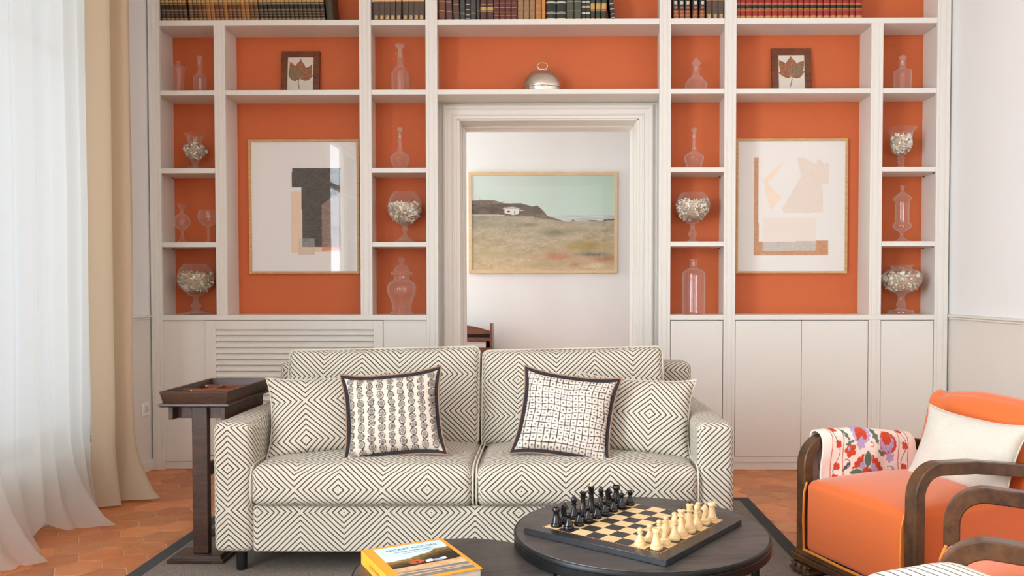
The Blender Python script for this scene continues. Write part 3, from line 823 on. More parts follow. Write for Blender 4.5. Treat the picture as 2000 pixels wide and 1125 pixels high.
def landscape(u, v):
    y = 60+(1-v)*998; x = 52+u*1501
    c = np.zeros((len(x), 3))
    k = np.clip((x-50)/1500, 0, 1)[:, None]; q = np.clip((y-60)/420, 0, 1)[:, None]
    c[:] = np.array([222, 234, 228])*(1-k)+np.array([192, 216, 202])*k
    c += (np.array([206, 230, 218])-c)*q*.5
    n1 = fbm(x/90, y/34, 11, 5); n2 = fbm(x/22, y/9, 4, 4); n3 = fbm(x/200, y/70, 8, 3)
    # sea
    s = (y > 480+(x-900)*.002) & (x > 820); st = fbm(x/140, y/7, 21, 3)
    c[s] = (np.array([196, 202, 198])[None]+(st[s, None]-.45)*70)
    # hills
    hp = inpoly(x, y+(n2-.5)*10, [(52,325),(180,320),(300,325),(400,355),(570,353),(690,388),(745,378),(800,425),(850,485),(1010,538),(1000,600),(52,600)])
    c[hp] = np.array([128, 112, 100])[None]+((n2[hp]-.5)*70)[:, None]
    band = hp & (y > 360) & (y < 470); c[band] = np.array([104, 92, 80])[None]+((n1[band]-.5)*60)[:, None]
    # land
    g = y > np.where(x < 700, 478+n3*18, 500+np.clip((x-700)*.13, 0, 40)+n2*5)
    t = np.clip((y-500)/550, 0, 1)[:, None]
    land = np.array([176, 166, 142])*(1-t)+np.array([212, 190, 152])*t
    land = land+((n1-.5)*46)[:, None]+((n2-.5)*38)[:, None]
    L = np.clip((640-x)/600, 0, 1)[:, None]*np.clip((660-y)/160, 0, 1)[:, None]
    land = land*(1-L*.62)+np.array([138, 138, 124])*L*.62
    def blob(cx, cy, rx, ry, col_, amt):
        nonlocal land
        d = np.exp(-(((x-cx)/rx)**2+((y-cy)/ry)**2))*(n2*1.7+.05); d = np.clip(d*amt, 0, 1)[:, None]
        land = land*(1-d)+np.array(col_)*d
    for b in ((930, 660, 130, 35, (128, 130, 98), .9), (1260, 810, 210, 55, (164, 140, 66), .9), (960, 915, 170, 45, (196, 126, 88), .8), (1330, 890, 150, 22, (106, 110, 106), .95),
              (1150, 640, 120, 25, (160, 150, 104), .8), (1440, 940, 200, 35, (176, 112, 76), .7), (820, 1000, 260, 40, (186, 166, 120), .8), (300, 880, 200, 40, (186, 170, 120), .6), (650, 580, 90, 22, (142, 130, 98), .8), (1130, 1000, 60, 30, (180, 120, 80), .6)): blob(*b)
    c[g] = land[g]
    # pale track, rocks
    tr = (np.abs(y-(470+n3*16)) < 5) & (x < 400); c[tr] = (224, 206, 184)
    rk = inpoly(x, y, [(1100,540),(1112,528),(1130,530),(1140,541)]) | inpoly(x, y, [(1275,541),(1290,531),(1360,534),(1380,541)]) | inpoly(x, y, [(1430,540),(1445,526),(1553,515),(1553,538)]); c[rk] = (112, 98, 86)
    # white house
    for col_, p in (((236, 232, 226), [(400,410),(548,410),(548,468),(484,476),(470,470),(400,458)]), ((204, 194, 178), [(374,410),(400,400),(482,390),(566,408),(545,416),(400,416)]),
                    ((84, 76, 70), [(428,432),(456,432),(456,448),(428,448)]), ((84, 76, 70), [(500,432),(510,432),(510,462),(500,462)]), ((216, 208, 198), [(545,420),(612,430),(560,436)]),
                    ((176, 120, 96), [(590, 484), (705, 484), (690, 492), (600, 492)])):
        c[inpoly(x, y, p)] = col_
    # bare trees at the left edge
    for (bx, by, hgt, sd) in ((85, 460, 270, 1), (380, 400, 90, 4), (140, 430, 200, 7)):
        rs = random.Random(sd)
        for q in range(14):
            ax, ay = bx, by-hgt*rs.uniform(0, .5); ex = ax+rs.uniform(-60, 90)*hgt/270; ey = ay-hgt*rs.uniform(.2, .5)
            dx, dy = ex-ax, ey-ay; tt = np.clip(((x-ax)*dx+(y-ay)*dy)/(dx*dx+dy*dy), 0, 1)
            dd = np.hypot(x-ax-tt*dx, y-ay-tt*dy); kk = dd < 1.6; c[kk] = c[kk]*.82+np.array([120, 110, 100])*.18
    return c
picture('framed_print', 'large oak-framed abstract print with a dark grey block, hung left of the doorway', 'picture', 485.5, 272, 701.5, 534.5, 5.425, .0165, .022, OAK, art_left, 190, 230)
picture('framed_print', 'large oak-framed abstract print in beige and tan, hung right of the doorway', 'picture', 1437.5, 270.5, 1656, 534, 5.425, .0150, .022, OAK, art_right, 190, 230)
picture('framed_landscape', 'pale-framed coastal landscape picture with a white house, seen through the doorway', 'picture', 915, 336, 1206, 533.5, 7.165, .027, .03, PALEW, landscape, 340, 230)

LEAFL = [(550,830),(500,880),(430,905),(350,880),(290,800),(270,720),(265,660),(285,570),(290,480),(300,420),(262,385),(330,395),(380,440),(430,500),(470,430),(550,350),(570,275),(590,370),(640,430),(690,545),(760,520),(835,455),(845,560),(840,660),(835,730),(870,750),(820,830),(740,890),(680,900),(600,870)]
LEAFR = [(595,790),(520,855),(420,820),(310,740),(275,700),(330,670),(305,560),(290,440),(300,400),(264,358),(370,390),(455,450),(490,390),(550,300),(580,240),(600,290),(670,370),(720,450),(800,410),(905,385),(890,560),(870,640),(912,680),(850,770),(780,850),(700,858),(620,830)]
def leaf_fn(poly, hub, tips, stem, ix0, ix1, iy0, iy1, green, seed):
    def fn(u, v):
        x = ix0+u*(ix1-ix0); y = iy0+(1-v)*(iy1-iy0)
        c = np.tile(np.array([222., 214, 198]), (len(x), 1))
        jx = (fbm(x/18, y/18, seed, 2)-.5)*16; jy = (fbm(x/15, y/15, seed+5, 2)-.5)*16
        k = inpoly(x+jx, y+jy, poly)
        n = fbm(x/34, y/34, seed+1, 4); n2 = fbm(x/12, y/12, seed+3, 3)
        a = np.array([122, 72, 56])*(1-n[:, None])+np.array([186, 122, 80])*n[:, None]
        a = a+((n2-.5)*90)[:, None]*np.array([1, .8, .6])
        g = np.clip(1.25-np.hypot(x-green[0], y-green[1])/green[2], 0, 1)*np.clip(n2*1.6-.1, 0, 1)
        a = a*(1-g[:, None])+np.array([122, 122, 92])*g[:, None]
        for (tx, ty) in tips:
            dx, dy = tx-hub[0], ty-hub[1]; tt = np.clip(((x-hub[0])*dx+(y-hub[1])*dy)/(dx*dx+dy*dy), 0, 1)
            dd = np.hypot(x-hub[0]-tt*dx, y-hub[1]-tt*dy); m = np.clip(1-dd/(17*(1-tt*.8)), 0, 1)[:, None]*.75
            a = a*(1-m)+np.array([146, 140, 108])*m
        c[k] = a[k]
        for i in range(len(stem)-1):
            (ax, ay), (bx, by) = stem[i], stem[i+1]; dx, dy = bx-ax, by-ay
            tt = np.clip(((x-ax)*dx+(y-ay)*dy)/(dx*dx+dy*dy), 0, 1); dd = np.hypot(x-ax-tt*dx, y-ay-tt*dy)
            c[dd < 12] = (132, 124, 92)
        return c
    return fn
def leaf_frame(label, px0, px1, pyt, fn, t):
    Y = 5.395; zb = SH[1][1]+.0025
    x0 = U(px0, 140, Y=Y).x; x1 = U(px1, 140, Y=Y).x; w_ = x1-x0; h_ = U(1000, pyt, Y=5.43).z-zb
    r = thing('leaf_picture', label, 'picture', ((x0+x1)/2, Y, zb), 0)
    T = Matrix.Rotation(radians(-6), 4, 'X')
    m = frame_mb(w_, h_, t, .018); m.xf(T); m.build('frame', REDW, r, ang=30)
    panel('print', w_-2*t+.004, h_-2*t+.004, 110, 140, fn, PRINT, r, T @ Matrix.Translation((0, .006, t-.002)))
    m = MB(); m.grid([[(-w_/2+t, .003, t), (w_/2-t, .003, t)], [(-w_/2+t, .003, h_-t), (w_/2-t, .003, h_-t)]]); m.xf(T); m.build('glazing', PANE, r, smooth=False)
    m = MB().box(-w_/2+t*.5, w_/2-t*.5, .012, .017, t*.5, h_-t*.5); m.xf(T); m.build('backing_board', MATS['backing_card'], r, smooth=False)
leaf_frame('brown-framed autumn leaf picture with greenish lower lobe, leaning in the niche left of the doorway', 547.3, 622.3, 98, leaf_fn(LEAFL, (550, 810), [(570,300),(320,420),(820,480),(290,700),(850,745)], [(545,830),(520,880),(512,960),(530,1040),(545,1120)], 240, 885, 255, 1180, (420, 720, 200), 3), .0415)
leaf_frame('brown-framed autumn leaf picture with yellow-grey right lobe, leaning in the niche right of the doorway', 1509, 1586.5, 96, leaf_fn(LEAFR, (595, 770), [(580,260),(300,400),(890,400),(290,700),(890,670)], [(595,790),(600,880),(580,980),(550,1080)], 266, 915, 215, 1150, (760, 640, 190), 9), .0435)

# =================================================================== GLASSWARE
def toprof(px, Y, pts, zb=None):
    """(pixel row, pixel half width) -> (radius, height above zb)"""
    return [(hw*Y/Q[5], U(px, y, Y=Y).z-zb) for y, hw in pts]
def vessel(name, label, cat, px, Y, zb, parts, grp=None):
    x = U(px, parts[0][1][-1][0], Y=Y).x
    r = thing(name, label, cat, (x, Y, zb+.0006), 0, grp)
    for nm, pts, n, foot, mt in parts:
        pr = toprof(px, Y, pts, zb)
        if foot is not None: pr = [p for p in pr if p[1] > .004]+[(foot*Y/Q[5], .003), (foot*Y/Q[5]*.98, 0.0), (0.0005, 0.0)]
        sm = smooth_prof(pr, 4) if n >= 24 and len(pr) > 3 else pr
        if foot is not None and n >= 24: sm = smooth_prof(pr[:-2], 4)+[pr[-2], pr[-1]]
        m = MB(); m.lathe(sm[::-1], n); m.build(nm, mt, r, ang=50 if n >= 24 else 15)
    return r
G, GK = GLASS, GLASSK
z1, z2, z3, z4, z0 = SH[1][1], SH[2][1], SH[3][1], CT[1], None
vessel('lidded_glass_jar', 'small tapered clear glass jar with lid, top niche at far left', 'jar', 348.8, 5.29, z1, [
  ('jar_body', [(134, 11.8), (145, 11), (160, 9.6), (172, 8.2), (175, 8.8)], 16, 8.8, G), ('lid', [(120, .3), (121, 2.8), (124, 3.2), (126, 2.2), (129, 8), (132, 14.6), (133, 14.6)], 24, None, GK)])
vessel('glass_bottle', 'slim clear glass bottle with round stopper, top niche at far left', 'bottle', 390.7, 5.33, z1, [
  ('bottle_body', [(120, 4.8), (127, 4.8), (128, 4), (143, 4), (146, 7), (150, 11.5), (154, 12.5), (180, 12.3)], 32, 12, G), ('stopper', [(108.2, .2), (109.5, 3.4), (113.8, 5.4), (118, 3.6), (120, 2.4), (126, 2.2)], 24, None, GK)])
UR = [(262, 19.2), (264, 18), (269, 14.8), (276, 13.4), (282, 13.4), (285, 18.5), (290, 21.2), (297, 20.4), (306, 15.5), (313, 9), (315, 7.5), (317, 7.8), (320, 5), (323, 5.2), (325.5, 9), (327.5, 16)]
vessel('glass_urn', 'clear glass urn filled with shells, second niche from the top at far left', 'urn', 381.6, 5.32, z2, [('urn_body', UR, 32, 16, G)])
vessel('glass_vase', 'clear glass vase with round belly and flared neck, third niche at far left', 'vase', 356, 5.31, z3, [
  ('vase_body', [(398, 8.6), (402, 6.6), (409, 4.4), (416, 4.2), (419, 7), (425, 13), (434, 16), (443, 12.6), (449, 4.6), (453, 2.6), (460, 2.9), (468, 5), (472, 9)], 32, 9, G)])
vessel('wine_glass', 'clear stemmed wine glass beside the round-bellied vase at far left', 'wine glass', 407, 5.34, z3, [
  ('bowl_and_stem', [(411, 17), (418, 18.6), (427, 19), (436, 14.5), (442, 5), (445, 2.3), (460, 2), (468, 2.6), (472, 7), (474, 12)], 32, 12, G)])
GB1 = [(516, 21.5), (522, 26.5), (532, 32), (545, 34.5), (558, 31.5), (568, 22), (572, 17), (577, 14), (580, 6), (584, 4.6), (590, 5), (594, 9), (598.5, 10.2), (603, 7), (606, 8), (609, 18), (611.5, 29)]
vessel('glass_goblet', 'big footed glass goblet holding spiky shells, bottom niche at far left', 'goblet', 383.2, 5.33, z4, [('goblet_body', GB1, 40, 29, G)])
vessel('glass_decanter', 'tall clear decanter with flat faceted stopper, top niche left of the doorway', 'decanter', 781.8, 5.33, z1, [
  ('decanter_body', [(104, 9), (106, 9), (107.5, 6), (114, 5.4), (124, 5.6), (130, 7), (134, 11), (136.5, 12.6), (139, 13.2), (143, 16.4), (147, 17), (150, 17), (180, 16.4)], 32, 16.4, G), ('stopper', [(85.3, 4), (87, 8), (90, 9.6), (93.5, 7), (97, 3.6), (101, 2.8), (112, 2.6)], 10, None, GK)])
vessel('glass_decanter', 'onion-shaped decanter with ball stopper, second niche left of the doorway', 'decanter', 781.4, 5.31, z2, [
  ('decanter_body', [(264, 7.4), (265, 7), (266.5, 4), (285, 3.9), (293, 4.6), (297, 7.5), (302, 14.5), (308, 18.6), (312, 18.7), (320, 16), (329, 12.6)], 36, 12.6, G), ('stopper', [(248.4, .2), (250, 4), (253.2, 5.8), (257, 4), (259, 2), (263, 2.6), (270, 2.4)], 24, None, GK)])
GB2 = [(375.5, 21.5), (381, 25.5), (390, 30.5), (402, 33), (414, 32.5), (425, 27), (433, 18), (438, 12), (440.5, 5), (443, 5), (447, 6), (451, 4.6), (454, 3.3), (459, 4), (462, 6.6), (466, 11), (469, 16), (472, 20)]
vessel('glass_goblet', 'brandy-balloon glass goblet full of shells, third niche left of the doorway', 'goblet', 790.9, 5.32, z3, [('goblet_body', GB2, 40, 20, G)])
vessel('lidded_glass_jar', 'large clear ginger jar with domed lid and knob, bottom niche left of the doorway', 'jar', 785, 5.30, z4, [
  ('jar_body', [(539.5, 15), (545, 15), (548, 18), (552, 24), (558, 27.5), (565, 28.4), (574, 27), (584, 23), (594, 19.5), (601, 18.2), (603, 19.2), (605, 18.2), (608, 18.4), (610, 22)], 40, 23, G),
  ('lid', [(501.4, .3), (503, 4.5), (506.5, 6.8), (511, 6), (515, 3.6), (517.5, 5), (518.5, 10), (524, 12.6), (529, 16), (532, 20.4), (534, 21), (537, 20), (539, 14.6)], 36, None, G)])
vessel('glass_decanter', 'squat faceted decanter with pointed crystal stopper, top niche right of the doorway', 'decanter', 1359.4, 5.31, z1, [
  ('decanter_body', [(134, 9), (136, 8.6), (137, 6.2), (146, 6.2), (148.5, 9), (161.5, 20.6), (164, 21.6), (184, 21.6)], 12, 21.4, G), ('stopper', [(112.7, .1), (120, 6.6), (125, 9.4), (129, 6), (131, 4.4), (140, 3.6)], 8, None, GK)])
vessel('glass_decanter', 'long-necked decanter with wide shoulders and ball stopper, second niche right of the doorway', 'decanter', 1355.6, 5.31, z2, [
  ('decanter_body', [(262.3, 6.8), (263.3, 6.4), (264.5, 3.6), (280, 3.5), (292, 4.4), (297, 7), (301, 14), (306, 18.8), (311, 19.2), (319, 16.6), (329, 13.4)], 36, 13.4, G), ('stopper', [(249.6, .2), (251, 3.8), (254, 5.6), (257.4, 3.8), (259, 2), (262, 2.6), (270, 2.2)], 24, None, GK)])
GB3 = [(377, 21.8), (383, 26.5), (391, 31.5), (402, 33.6), (413, 31.6), (423, 25), (430, 15), (432, 13), (436, 11.5), (439, 4.8), (447, 4.2), (451, 6), (457.5, 8.4), (463.5, 5.4), (466, 5), (470, 9), (473, 18)]
vessel('glass_goblet', 'brandy-balloon glass goblet full of shells, third niche right of the doorway', 'goblet', 1352.5, 5.32, z3, [('goblet_body', GB3, 40, 18, G)])
vessel('glass_bottle', 'tall unstoppered apothecary bottle, bottom niche right of the doorway', 'bottle', 1354.5, 5.31, z4, [
  ('bottle_body', [(506.6, 8.4), (508, 8.4), (509, 6.4), (521, 6.4), (524, 9), (527, 15.5), (531, 20), (536, 22.3), (560, 22.5), (600, 22.5), (610, 22.4)], 36, 22, G)])
vessel('glass_bottle', 'square-shouldered glass bottle with ball stopper, top niche at far right', 'bottle', 1762.2, 5.31, z1, [
  ('bottle_body', [(119, 7), (123, 5.8), (133, 5.8), (135.5, 9), (138, 14.4), (141, 16.4), (150, 16.5), (185, 16)], 32, 16, G), ('stopper', [(107, .3), (109, 4.4), (112.8, 6.4), (117, 4.4), (119, 3.2), (128, 3.4)], 24, None, GK)])
FL = [(251, 29.6), (253, 27), (257, 23.4), (263, 20.8), (272, 20.2), (283, 20.8), (292, 18), (300, 11.5), (305, 5), (308, 7.6), (310.5, 5.4), (313, 5.2), (316, 6.8), (318.5, 5.2), (323, 5), (328, 9), (331, 15)]
vessel('glass_vase', 'flared glass footed vase of shells, second niche at far right', 'vase', 1759.5, 5.32, z2, [('vase_body', FL, 40, 15, G)])
vessel('lidded_glass_jar', 'tall cylindrical footed glass jar with pointed lid, third niche at far right', 'jar', 1761.4, 5.31, z3, [
  ('jar_body', [(395, 13.2), (399, 13), (420, 13), (434, 13.2), (437, 15.6), (441.5, 17), (446, 15.6), (449.5, 11), (452.5, 6), (457, 3.2), (463, 3.2), (466.5, 7), (470, 13)], 36, 13, G),
  ('lid', [(362, .2), (363, 3.4), (365.5, 4.2), (368, 3), (374, 3.6), (378, 7.4), (384, 14.4), (388, 16.9), (391.5, 15.6), (394, 13.2)], 32, None, G)])
BW = [(518, 23), (519.3, 22.4), (520.3, 19.8), (525.5, 19.6), (528, 27), (533, 34), (540, 37.4), (547, 38), (556, 34.5), (564, 28), (570, 18), (575, 9), (579, 6.4), (584, 6), (590, 7), (594.5, 9.2), (599, 8), (601.5, 7), (604, 12), (606, 21), (609, 23.6)]
vessel('glass_goblet', 'wide footed glass bowl of large shells on a dark base, bottom niche at far right', 'goblet', 1760, 5.31, z4, [('bowl_body', BW, 40, 23.6, G)])

# shells heaped in the vessels: countless bits, one heap each
SHM = [plain('shell_cream', (238, 226, 206), .5, .12, 90), plain('shell_white', (242, 239, 232), .5, .06, 90), plain('shell_coral', (206, 142, 104), .5, .2, 90), plain('shell_grey', (188, 174, 150), .6, .2, 90), plain('shell_ochre', (186, 146, 92), .55, .15, 90)]
def shells(label, px, Y, zb, prof, ytop, ybot, seed, n=150, spiky=False, pal=(6, 6, 2, 1, 1)):
    rs = random.Random(seed); m = MB()
    pr = sorted([(U(px, y, Y=Y).z-zb, hw*Y/Q[5]) for y, hw in prof])
    def R(z):
        for (a, ra), (b, rb) in zip(pr, pr[1:]):
            if a <= z <= b: return ra+(rb-ra)*(z-a)/max(b-a, 1e-6)
        return pr[-1][1]
    zt = U(px, ytop, Y=Y).z-zb; zl = U(px, ybot, Y=Y).z-zb
    rows = [(max(.002, (R(zl+(zt-zl)*k/8)-.017)), zl+.004+(zt-zl-.014)*k/8) for k in range(9)]
    m.lathe([(.001, rows[0][1])]+rows+[(.001, rows[-1][1]+.004)], 14, m=3)   # packed core of the heap
    for i in range(n):
        t = rs.random()**.85; z = zl+.004+(zt-zl)*t; rmax = max(.004, R(z)-.007)
        r = rmax*(rs.uniform(.84, 1.02) if rs.random() < .72 or t < .85 else rs.uniform(0, 1)); a = rs.uniform(0, 2*pi)
        if t > .88: r = rmax*sqrt(rs.random())
        c = Vector((r*cos(a), r*sin(a), z)); mt = rs.choices(range(5), pal)[0]; k = rs.random(); b = m.mark()
        low = t < .38
        if spiky and low:
            L = rs.uniform(.016, .026); m.lathe([(.0002, -L/2), (.004, -L/4), (.0045, 0), (.002, L/4), (.0002, L/2)], 6, m=1)
        elif k < .45: s = rs.uniform(.0045, .009); m.lathe([(.0002, -s), (s*.7, -s*.7), (s, 0), (s*.7, s*.7), (.0002, s)], 7, m=mt)
        elif k < .72:
            L = rs.uniform(.018, .036); w_ = L*.26; pts = []
            for q in range(9):
                u = q/8; pts.append((max(.0003, w_*(u**.8)*(1-.22*(q % 2)) if q < 8 else .0005), -L/2+L*u*(1 if q < 8 else 1.02)))
            m.lathe(pts, 7, m=mt)
        else:
            s = rs.uniform(.010, .017); pts = [(.0003, s*.22), (s*.5, s*.18), (s*.9, 0), (s, -s*.1)]
            m.lathe(pts, 9, m=mt); 
            for vi in range(b, len(m.v)):
                vx, vy, vz = m.v[vi]; m.v[vi] = (vx, vy, vz+.0008*(vi % 2))
        m.xf(Matrix.Translation(c) @ Matrix.Rotation(rs.uniform(0, 6.3), 4, 'Z') @ Matrix.Rotation(rs.uniform(0, 3.1), 4, 'X'), b)
    x = U(px, ybot, Y=Y).x
    o = m.build('shells', SHM, None, ang=60); o.location = (x, Y, zb)
    tag(o, label, 'shells', None, 'stuff')
shells('heap of dim shells inside the glass urn at far left', 381.6, 5.32, z2, UR, 283, 311, 1, 170, pal=(3, 2, 1, 5, 2))
shells('spiky white shells under brown ones inside the goblet at bottom far left', 383.2, 5.33, z4, GB1, 533, 570, 2, 320, True, (3, 2, 1, 4, 4))
shells('cream shells heaped inside the goblet left of the doorway', 790.9, 5.32, z3, GB2, 395, 436, 3, 320)
shells('cream shells heaped inside the goblet right of the doorway', 1352.5, 5.32, z3, GB3, 391, 429, 4, 320)
shells('small pale shells inside the flared vase at far right', 1759.5, 5.32, z2, FL, 264, 302, 5, 210, pal=(6, 5, 1, 2, 1))
shells('large pink-edged shells inside the wide footed bowl at far right', 1760, 5.31, z4, BW, 533, 569, 6, 340, pal=(4, 5, 3, 3, 1))

# silver food dome
SILV = plain('tarnished_silver', (214, 206, 192), .16, .08, 14, metal=1.0)
x = U(1059.5, 172, Y=5.33).x
r = thing('serving_dome', 'oval silver serving dome with beaded ring handle, in the niche above the doorway', 'serving dome', (x, 5.33, z1+.0006))
pr = toprof(1059.5, 5.33, [(138, .2), (138.2, 12), (140, 16), (143, 23), (148, 30), (155, 35), (164, 37.8), (172, 38.3), (174, 37), (183, 36.5)], z1)
pr[-1] = (pr[-1][0], 0.0)
m = MB(); m.lathe(smooth_prof(pr, 4)[::-1], 48); m.xf(Matrix.Diagonal((1, .72, 1, 1))); m.build('dome', SILV, r, ang=60)
zt = U(1059.5, 137, Y=5.33).z-z1
m = MB(); m.lathe([(.0, zt-.004), (.037, zt-.003), (.038, zt), (.02, zt+.003), (.0, zt+.004)][::-1], 24); m.xf(Matrix.Diagonal((1, .72, 1, 1))); m.build('handle_plate', SILV, r)
m = MB(); hb = [(.033*cos(a), 0, zt+.028+.022*sin(a)) for a in [radians(-70+k*(320/24)) for k in range(25)]]
m.tube([(.033*cos(a), 0, zt+.025+.021*sin(a)) for a in [2*pi*k/28 for k in range(28)]], .0028, 8, closed=True)
for k in range(13):
    a = pi*k/12; b = m.mark(); m.lathe([(.0002, -.0045), (.0035, -.003), (.0045, 0), (.0035, .003), (.0002, .0045)], 8); m.xf(Matrix.Translation((.033*cos(a), 0, zt+.025+.0225*sin(a))), b)
for sg in (-1, 1): m.tube([(sg*.034, 0, zt+.026), (sg*.043, 0, zt+.029)], .002, 6)
m.box(-.004, .004, -.003, .003, zt+.002, zt+.009)
m.build('ring_handle', SILV, r, ang=60)

# =================================================================== NEXT ROOM: small wooden unit with arched crest
Yc = 6.85
xr = U(961, 660, Y=Yc).x; zt_, zc, zp = U(930, 636, Y=Yc).z, U(930, 661, Y=Yc).z, U(930, 677, Y=Yc).z
w_ = .52; xc = xr-w_/2
r = thing('wooden_cabinet', 'small reddish wooden cabinet with arched crest, seen through the doorway behind the sofa', 'cabinet', (xc, Yc, 0))
RW2 = wood('mahogany', (72, 34, 20), (140, 76, 46), .35, (6, 6, 20), .3)
for sg, nm in ((-1, 'side_panel'), (1, 'side_panel')):
    x0, x1 = sorted((sg*w_/2, sg*(w_/2-.018)))
    m = MB(); m.prism([(-.002, 0), (.26, 0), (.26, zt_+.01), (.03, zt_+.02), (-.002, zt_-.01)], x0, x1, 'x'); m.build(nm, RW2, r, bevel=.002)
m = MB(); crest = [(-w_/2+.018, zc+.035)]+[(-w_/2+.018+(w_-.036)*k/16, zt_-.045+.048*sin(pi*k/16)) for k in range(17)]+[(w_/2-.018, zc+.035)]
m.prism(crest, .0, .02, 'y'); m.build('crest_rail', RW2, r, bevel=.002)
MB().box(-w_/2+.018, w_/2-.018, .0, .25, zc-.022, zc-.004).build('shelf', RW2, r, bevel=.001)
MB().box(-w_/2+.018, w_/2-.018, .0, .25, zp-.03, zp-.01).build('shelf', RW2, r, bevel=.001)
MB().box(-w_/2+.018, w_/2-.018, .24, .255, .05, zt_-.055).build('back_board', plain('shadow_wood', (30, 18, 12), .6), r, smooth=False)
MB().box(-w_/2+.018, w_/2-.018, .0, .02, .05, zp-.03).build('front_board', RW2, r, bevel=.002)
m = MB(); m.box(-.22, .205, .03, .22, zp-.0098, zp+.028).box(-.22, .205, .028, .22, zp+.0285, zp+.042)
o = m.build('paper_stack', plain('white_card', (232, 230, 224), .8), None, bevel=.001); o.location = (xc, Yc, 0)
tag(o, 'stack of white boards on the middle shelf of the cabinet beyond the doorway', 'papers')

# =================================================================== RUG
RZ = .010
r = thing('rug', 'grey-brown woven rug with black border under the sofa and tables', 'rug', (0, 0, 0))
t = NT('speckled_woven_wool'); co = t.coord('Object'); n1 = t.noise(co, 260, 3, .7); n2 = t.noise(co, 5, 3)
wv = t.n.new('ShaderNodeTexWave'); wv.inputs['Scale'].default_value = 90; wv.inputs['Distortion'].default_value = 2; t.link(co, wv.inputs['Vector'])
f = t.math('ADD', t.math('MULTIPLY', n1, .75), t.math('MULTIPLY', wv.outputs['Fac'], .22))
t.base(t.ramp(f, [(.34, lin((84, 76, 70))), (.66, lin((166, 154, 142)))]), .97, spec=.1); t.bump(n1, .6, .003); RUGM = t.m
BORD = fabric('black_rug_tape', (34, 34, 33), 500, .15, .4)
x0, x1, y0, y1, b = -1.703, 1.106, 1.0, 4.482, .062
MB().box(x0+b, x1-b, y0+b, y1-b, .0005, .009).build('rug_field', RUGM, r, smooth=False)
m = MB(); m.box(x0, x0+b, y0, y1, .0003, RZ).box(x1-b, x1, y0, y1, .0003, RZ).box(x0+b, x1-b, y0, y0+b, .0003, RZ).box(x0+b, x1-b, y1-b, y1, .0003, RZ)
m.build('rug_border', BORD, r, bevel=.002)

# =================================================================== SOFA
sofa = thing('sofa', 'two-seat sofa in cream fabric with dark nested diamond stripes', 'sofa', (-.304, 3.23, 0))
def spart(name, mb, mt=DIAM, parent=None, off=(-.304, 3.23, 0), **kw):
    mb.xf(Matrix.Translation((-off[0], -off[1], -off[2])))
    return mb.build(name, mt, parent or sofa, ang=75, **kw)
SX0, SX1, SY0, SY1 = -1.350, .742, 3.232, 4.17
spart('arm', softbox(SX0, SX0+.157, SY0, SY1-.03, .10, .623, .030, (.004, 0, .006, .004, 0, .010), (8, 24, 16), 1, .0025, (-1.283, .447)), weld=True)
spart('arm', softbox(SX1-.143, SX1, SY0, SY1-.03, .10, .623, .030, (.004, 0, .004, .006, 0, .010), (8, 24, 16), 2, .0025, (.76, .447)), weld=True)
spart('base_frame', softbox(SX0+.156, SX1-.142, SY0+.012, SY1-.06, .101, .292, .012, (.003, 0, 0, 0, 0, 0), (30, 10, 8), 3, .001, (-.820, .268)), weld=True)
spart('back_frame', softbox(SX0+.02, SX1-.035, 3.995, SY1, .10, .803, .035, (0, .01, 0, 0, 0, .004), (30, 8, 16), 4, .002, (-.49, .60)), weld=True)
def piping_loop(x0, x1, z0, z1, y, r, n=10, bx=0, bz=0):
    pts = []
    for cx, cz, a0 in ((x1-r, z1-r, 0), (x0+r, z1-r, 90), (x0+r, z0+r, 180), (x1-r, z0+r, 270)):
        for k in range(n+1):
            a = radians(a0+90*k/n); pts.append((cx+r*cos(a), y, cz+r*sin(a)))
    return pts
for k, (x0, x1, uo) in enumerate(((-1.196, -.297, (-.829, .372)), (-.291, .602, (-.103, .366)))):
    c = spart('seat_cushion', softbox(x0, x1, SY0-.022, 3.93, .291, .452, .042, (.022, 0, .004, .004, 0, .034), (26, 22, 8), 10+k, .0045, uo), weld=True)
    if True:
        for xs in (x0+.004, x1-.004):
            m = MB()
            pts = [(xs, SY0-.022+.04*(1-cos(a))-.003, .291+.04+(.121-.04-.04)*0+0) for a in (0,)]
            loop = [(xs, SY0-.02+.006, .335), (xs, SY0-.018+.006, .40), (xs, SY0+.0, .437), (xs, SY0+.03, .456), (xs, SY0+.15, .460), (xs, SY0+.4, .462), (xs, 3.85, .455)]
            loop = [(xs, SY0+.02, .294), (xs, SY0-.004, .305)]+loop
            m.tube(loop, .0038, 6); spart('piping', m, parent=c)
# back cushions, leaning
for k, (x0, x1, uo) in enumerate(((-1.212, -.318, (-.505, .775)), (-.308, .535, (-.135, .757)))):
    m = softbox(x0, x1, 3.675, 3.875, .448, .905, .036, (.045, .01, .004, .004, 0, .006), (26, 8, 22), 20+k, .007, uo)
    T = Matrix.Translation((0, 3.675, .448)) @ Matrix.Rotation(radians(-13), 4, 'X') @ Matrix.Translation((0, -3.675, -.448))
    # slight slump: one upper corner higher than the other
    sg = 1 if k == 0 else -1
    for i, v in enumerate(m.v):
        u = (v[0]-(x0+x1)/2)/((x1-x0)/2); hz = (v[2]-.448)/.457
        m.v[i] = (v[0], v[1], v[2]+hz*(.010*u*(1 if k == 0 else 1)-.006*(1-u*u)))
    m.xf(T); c = spart('back_cushion', m, weld=True)
    for yy in (3.690, 3.862):
        m = MB(); m.tube(piping_loop(x0+.003, x1-.003, .453, .902, yy, .030, 6), .0036, 6, closed=True)
        for i, v in enumerate(m.v):
            u = (v[0]-(x0+x1)/2)/((x1-x0)/2); hz = (v[2]-.448)/.457
            m.v[i] = (v[0], v[1], v[2]+hz*(.010*u-.006*(1-u*u)))
        m.xf(T); spart('piping', m, parent=c)
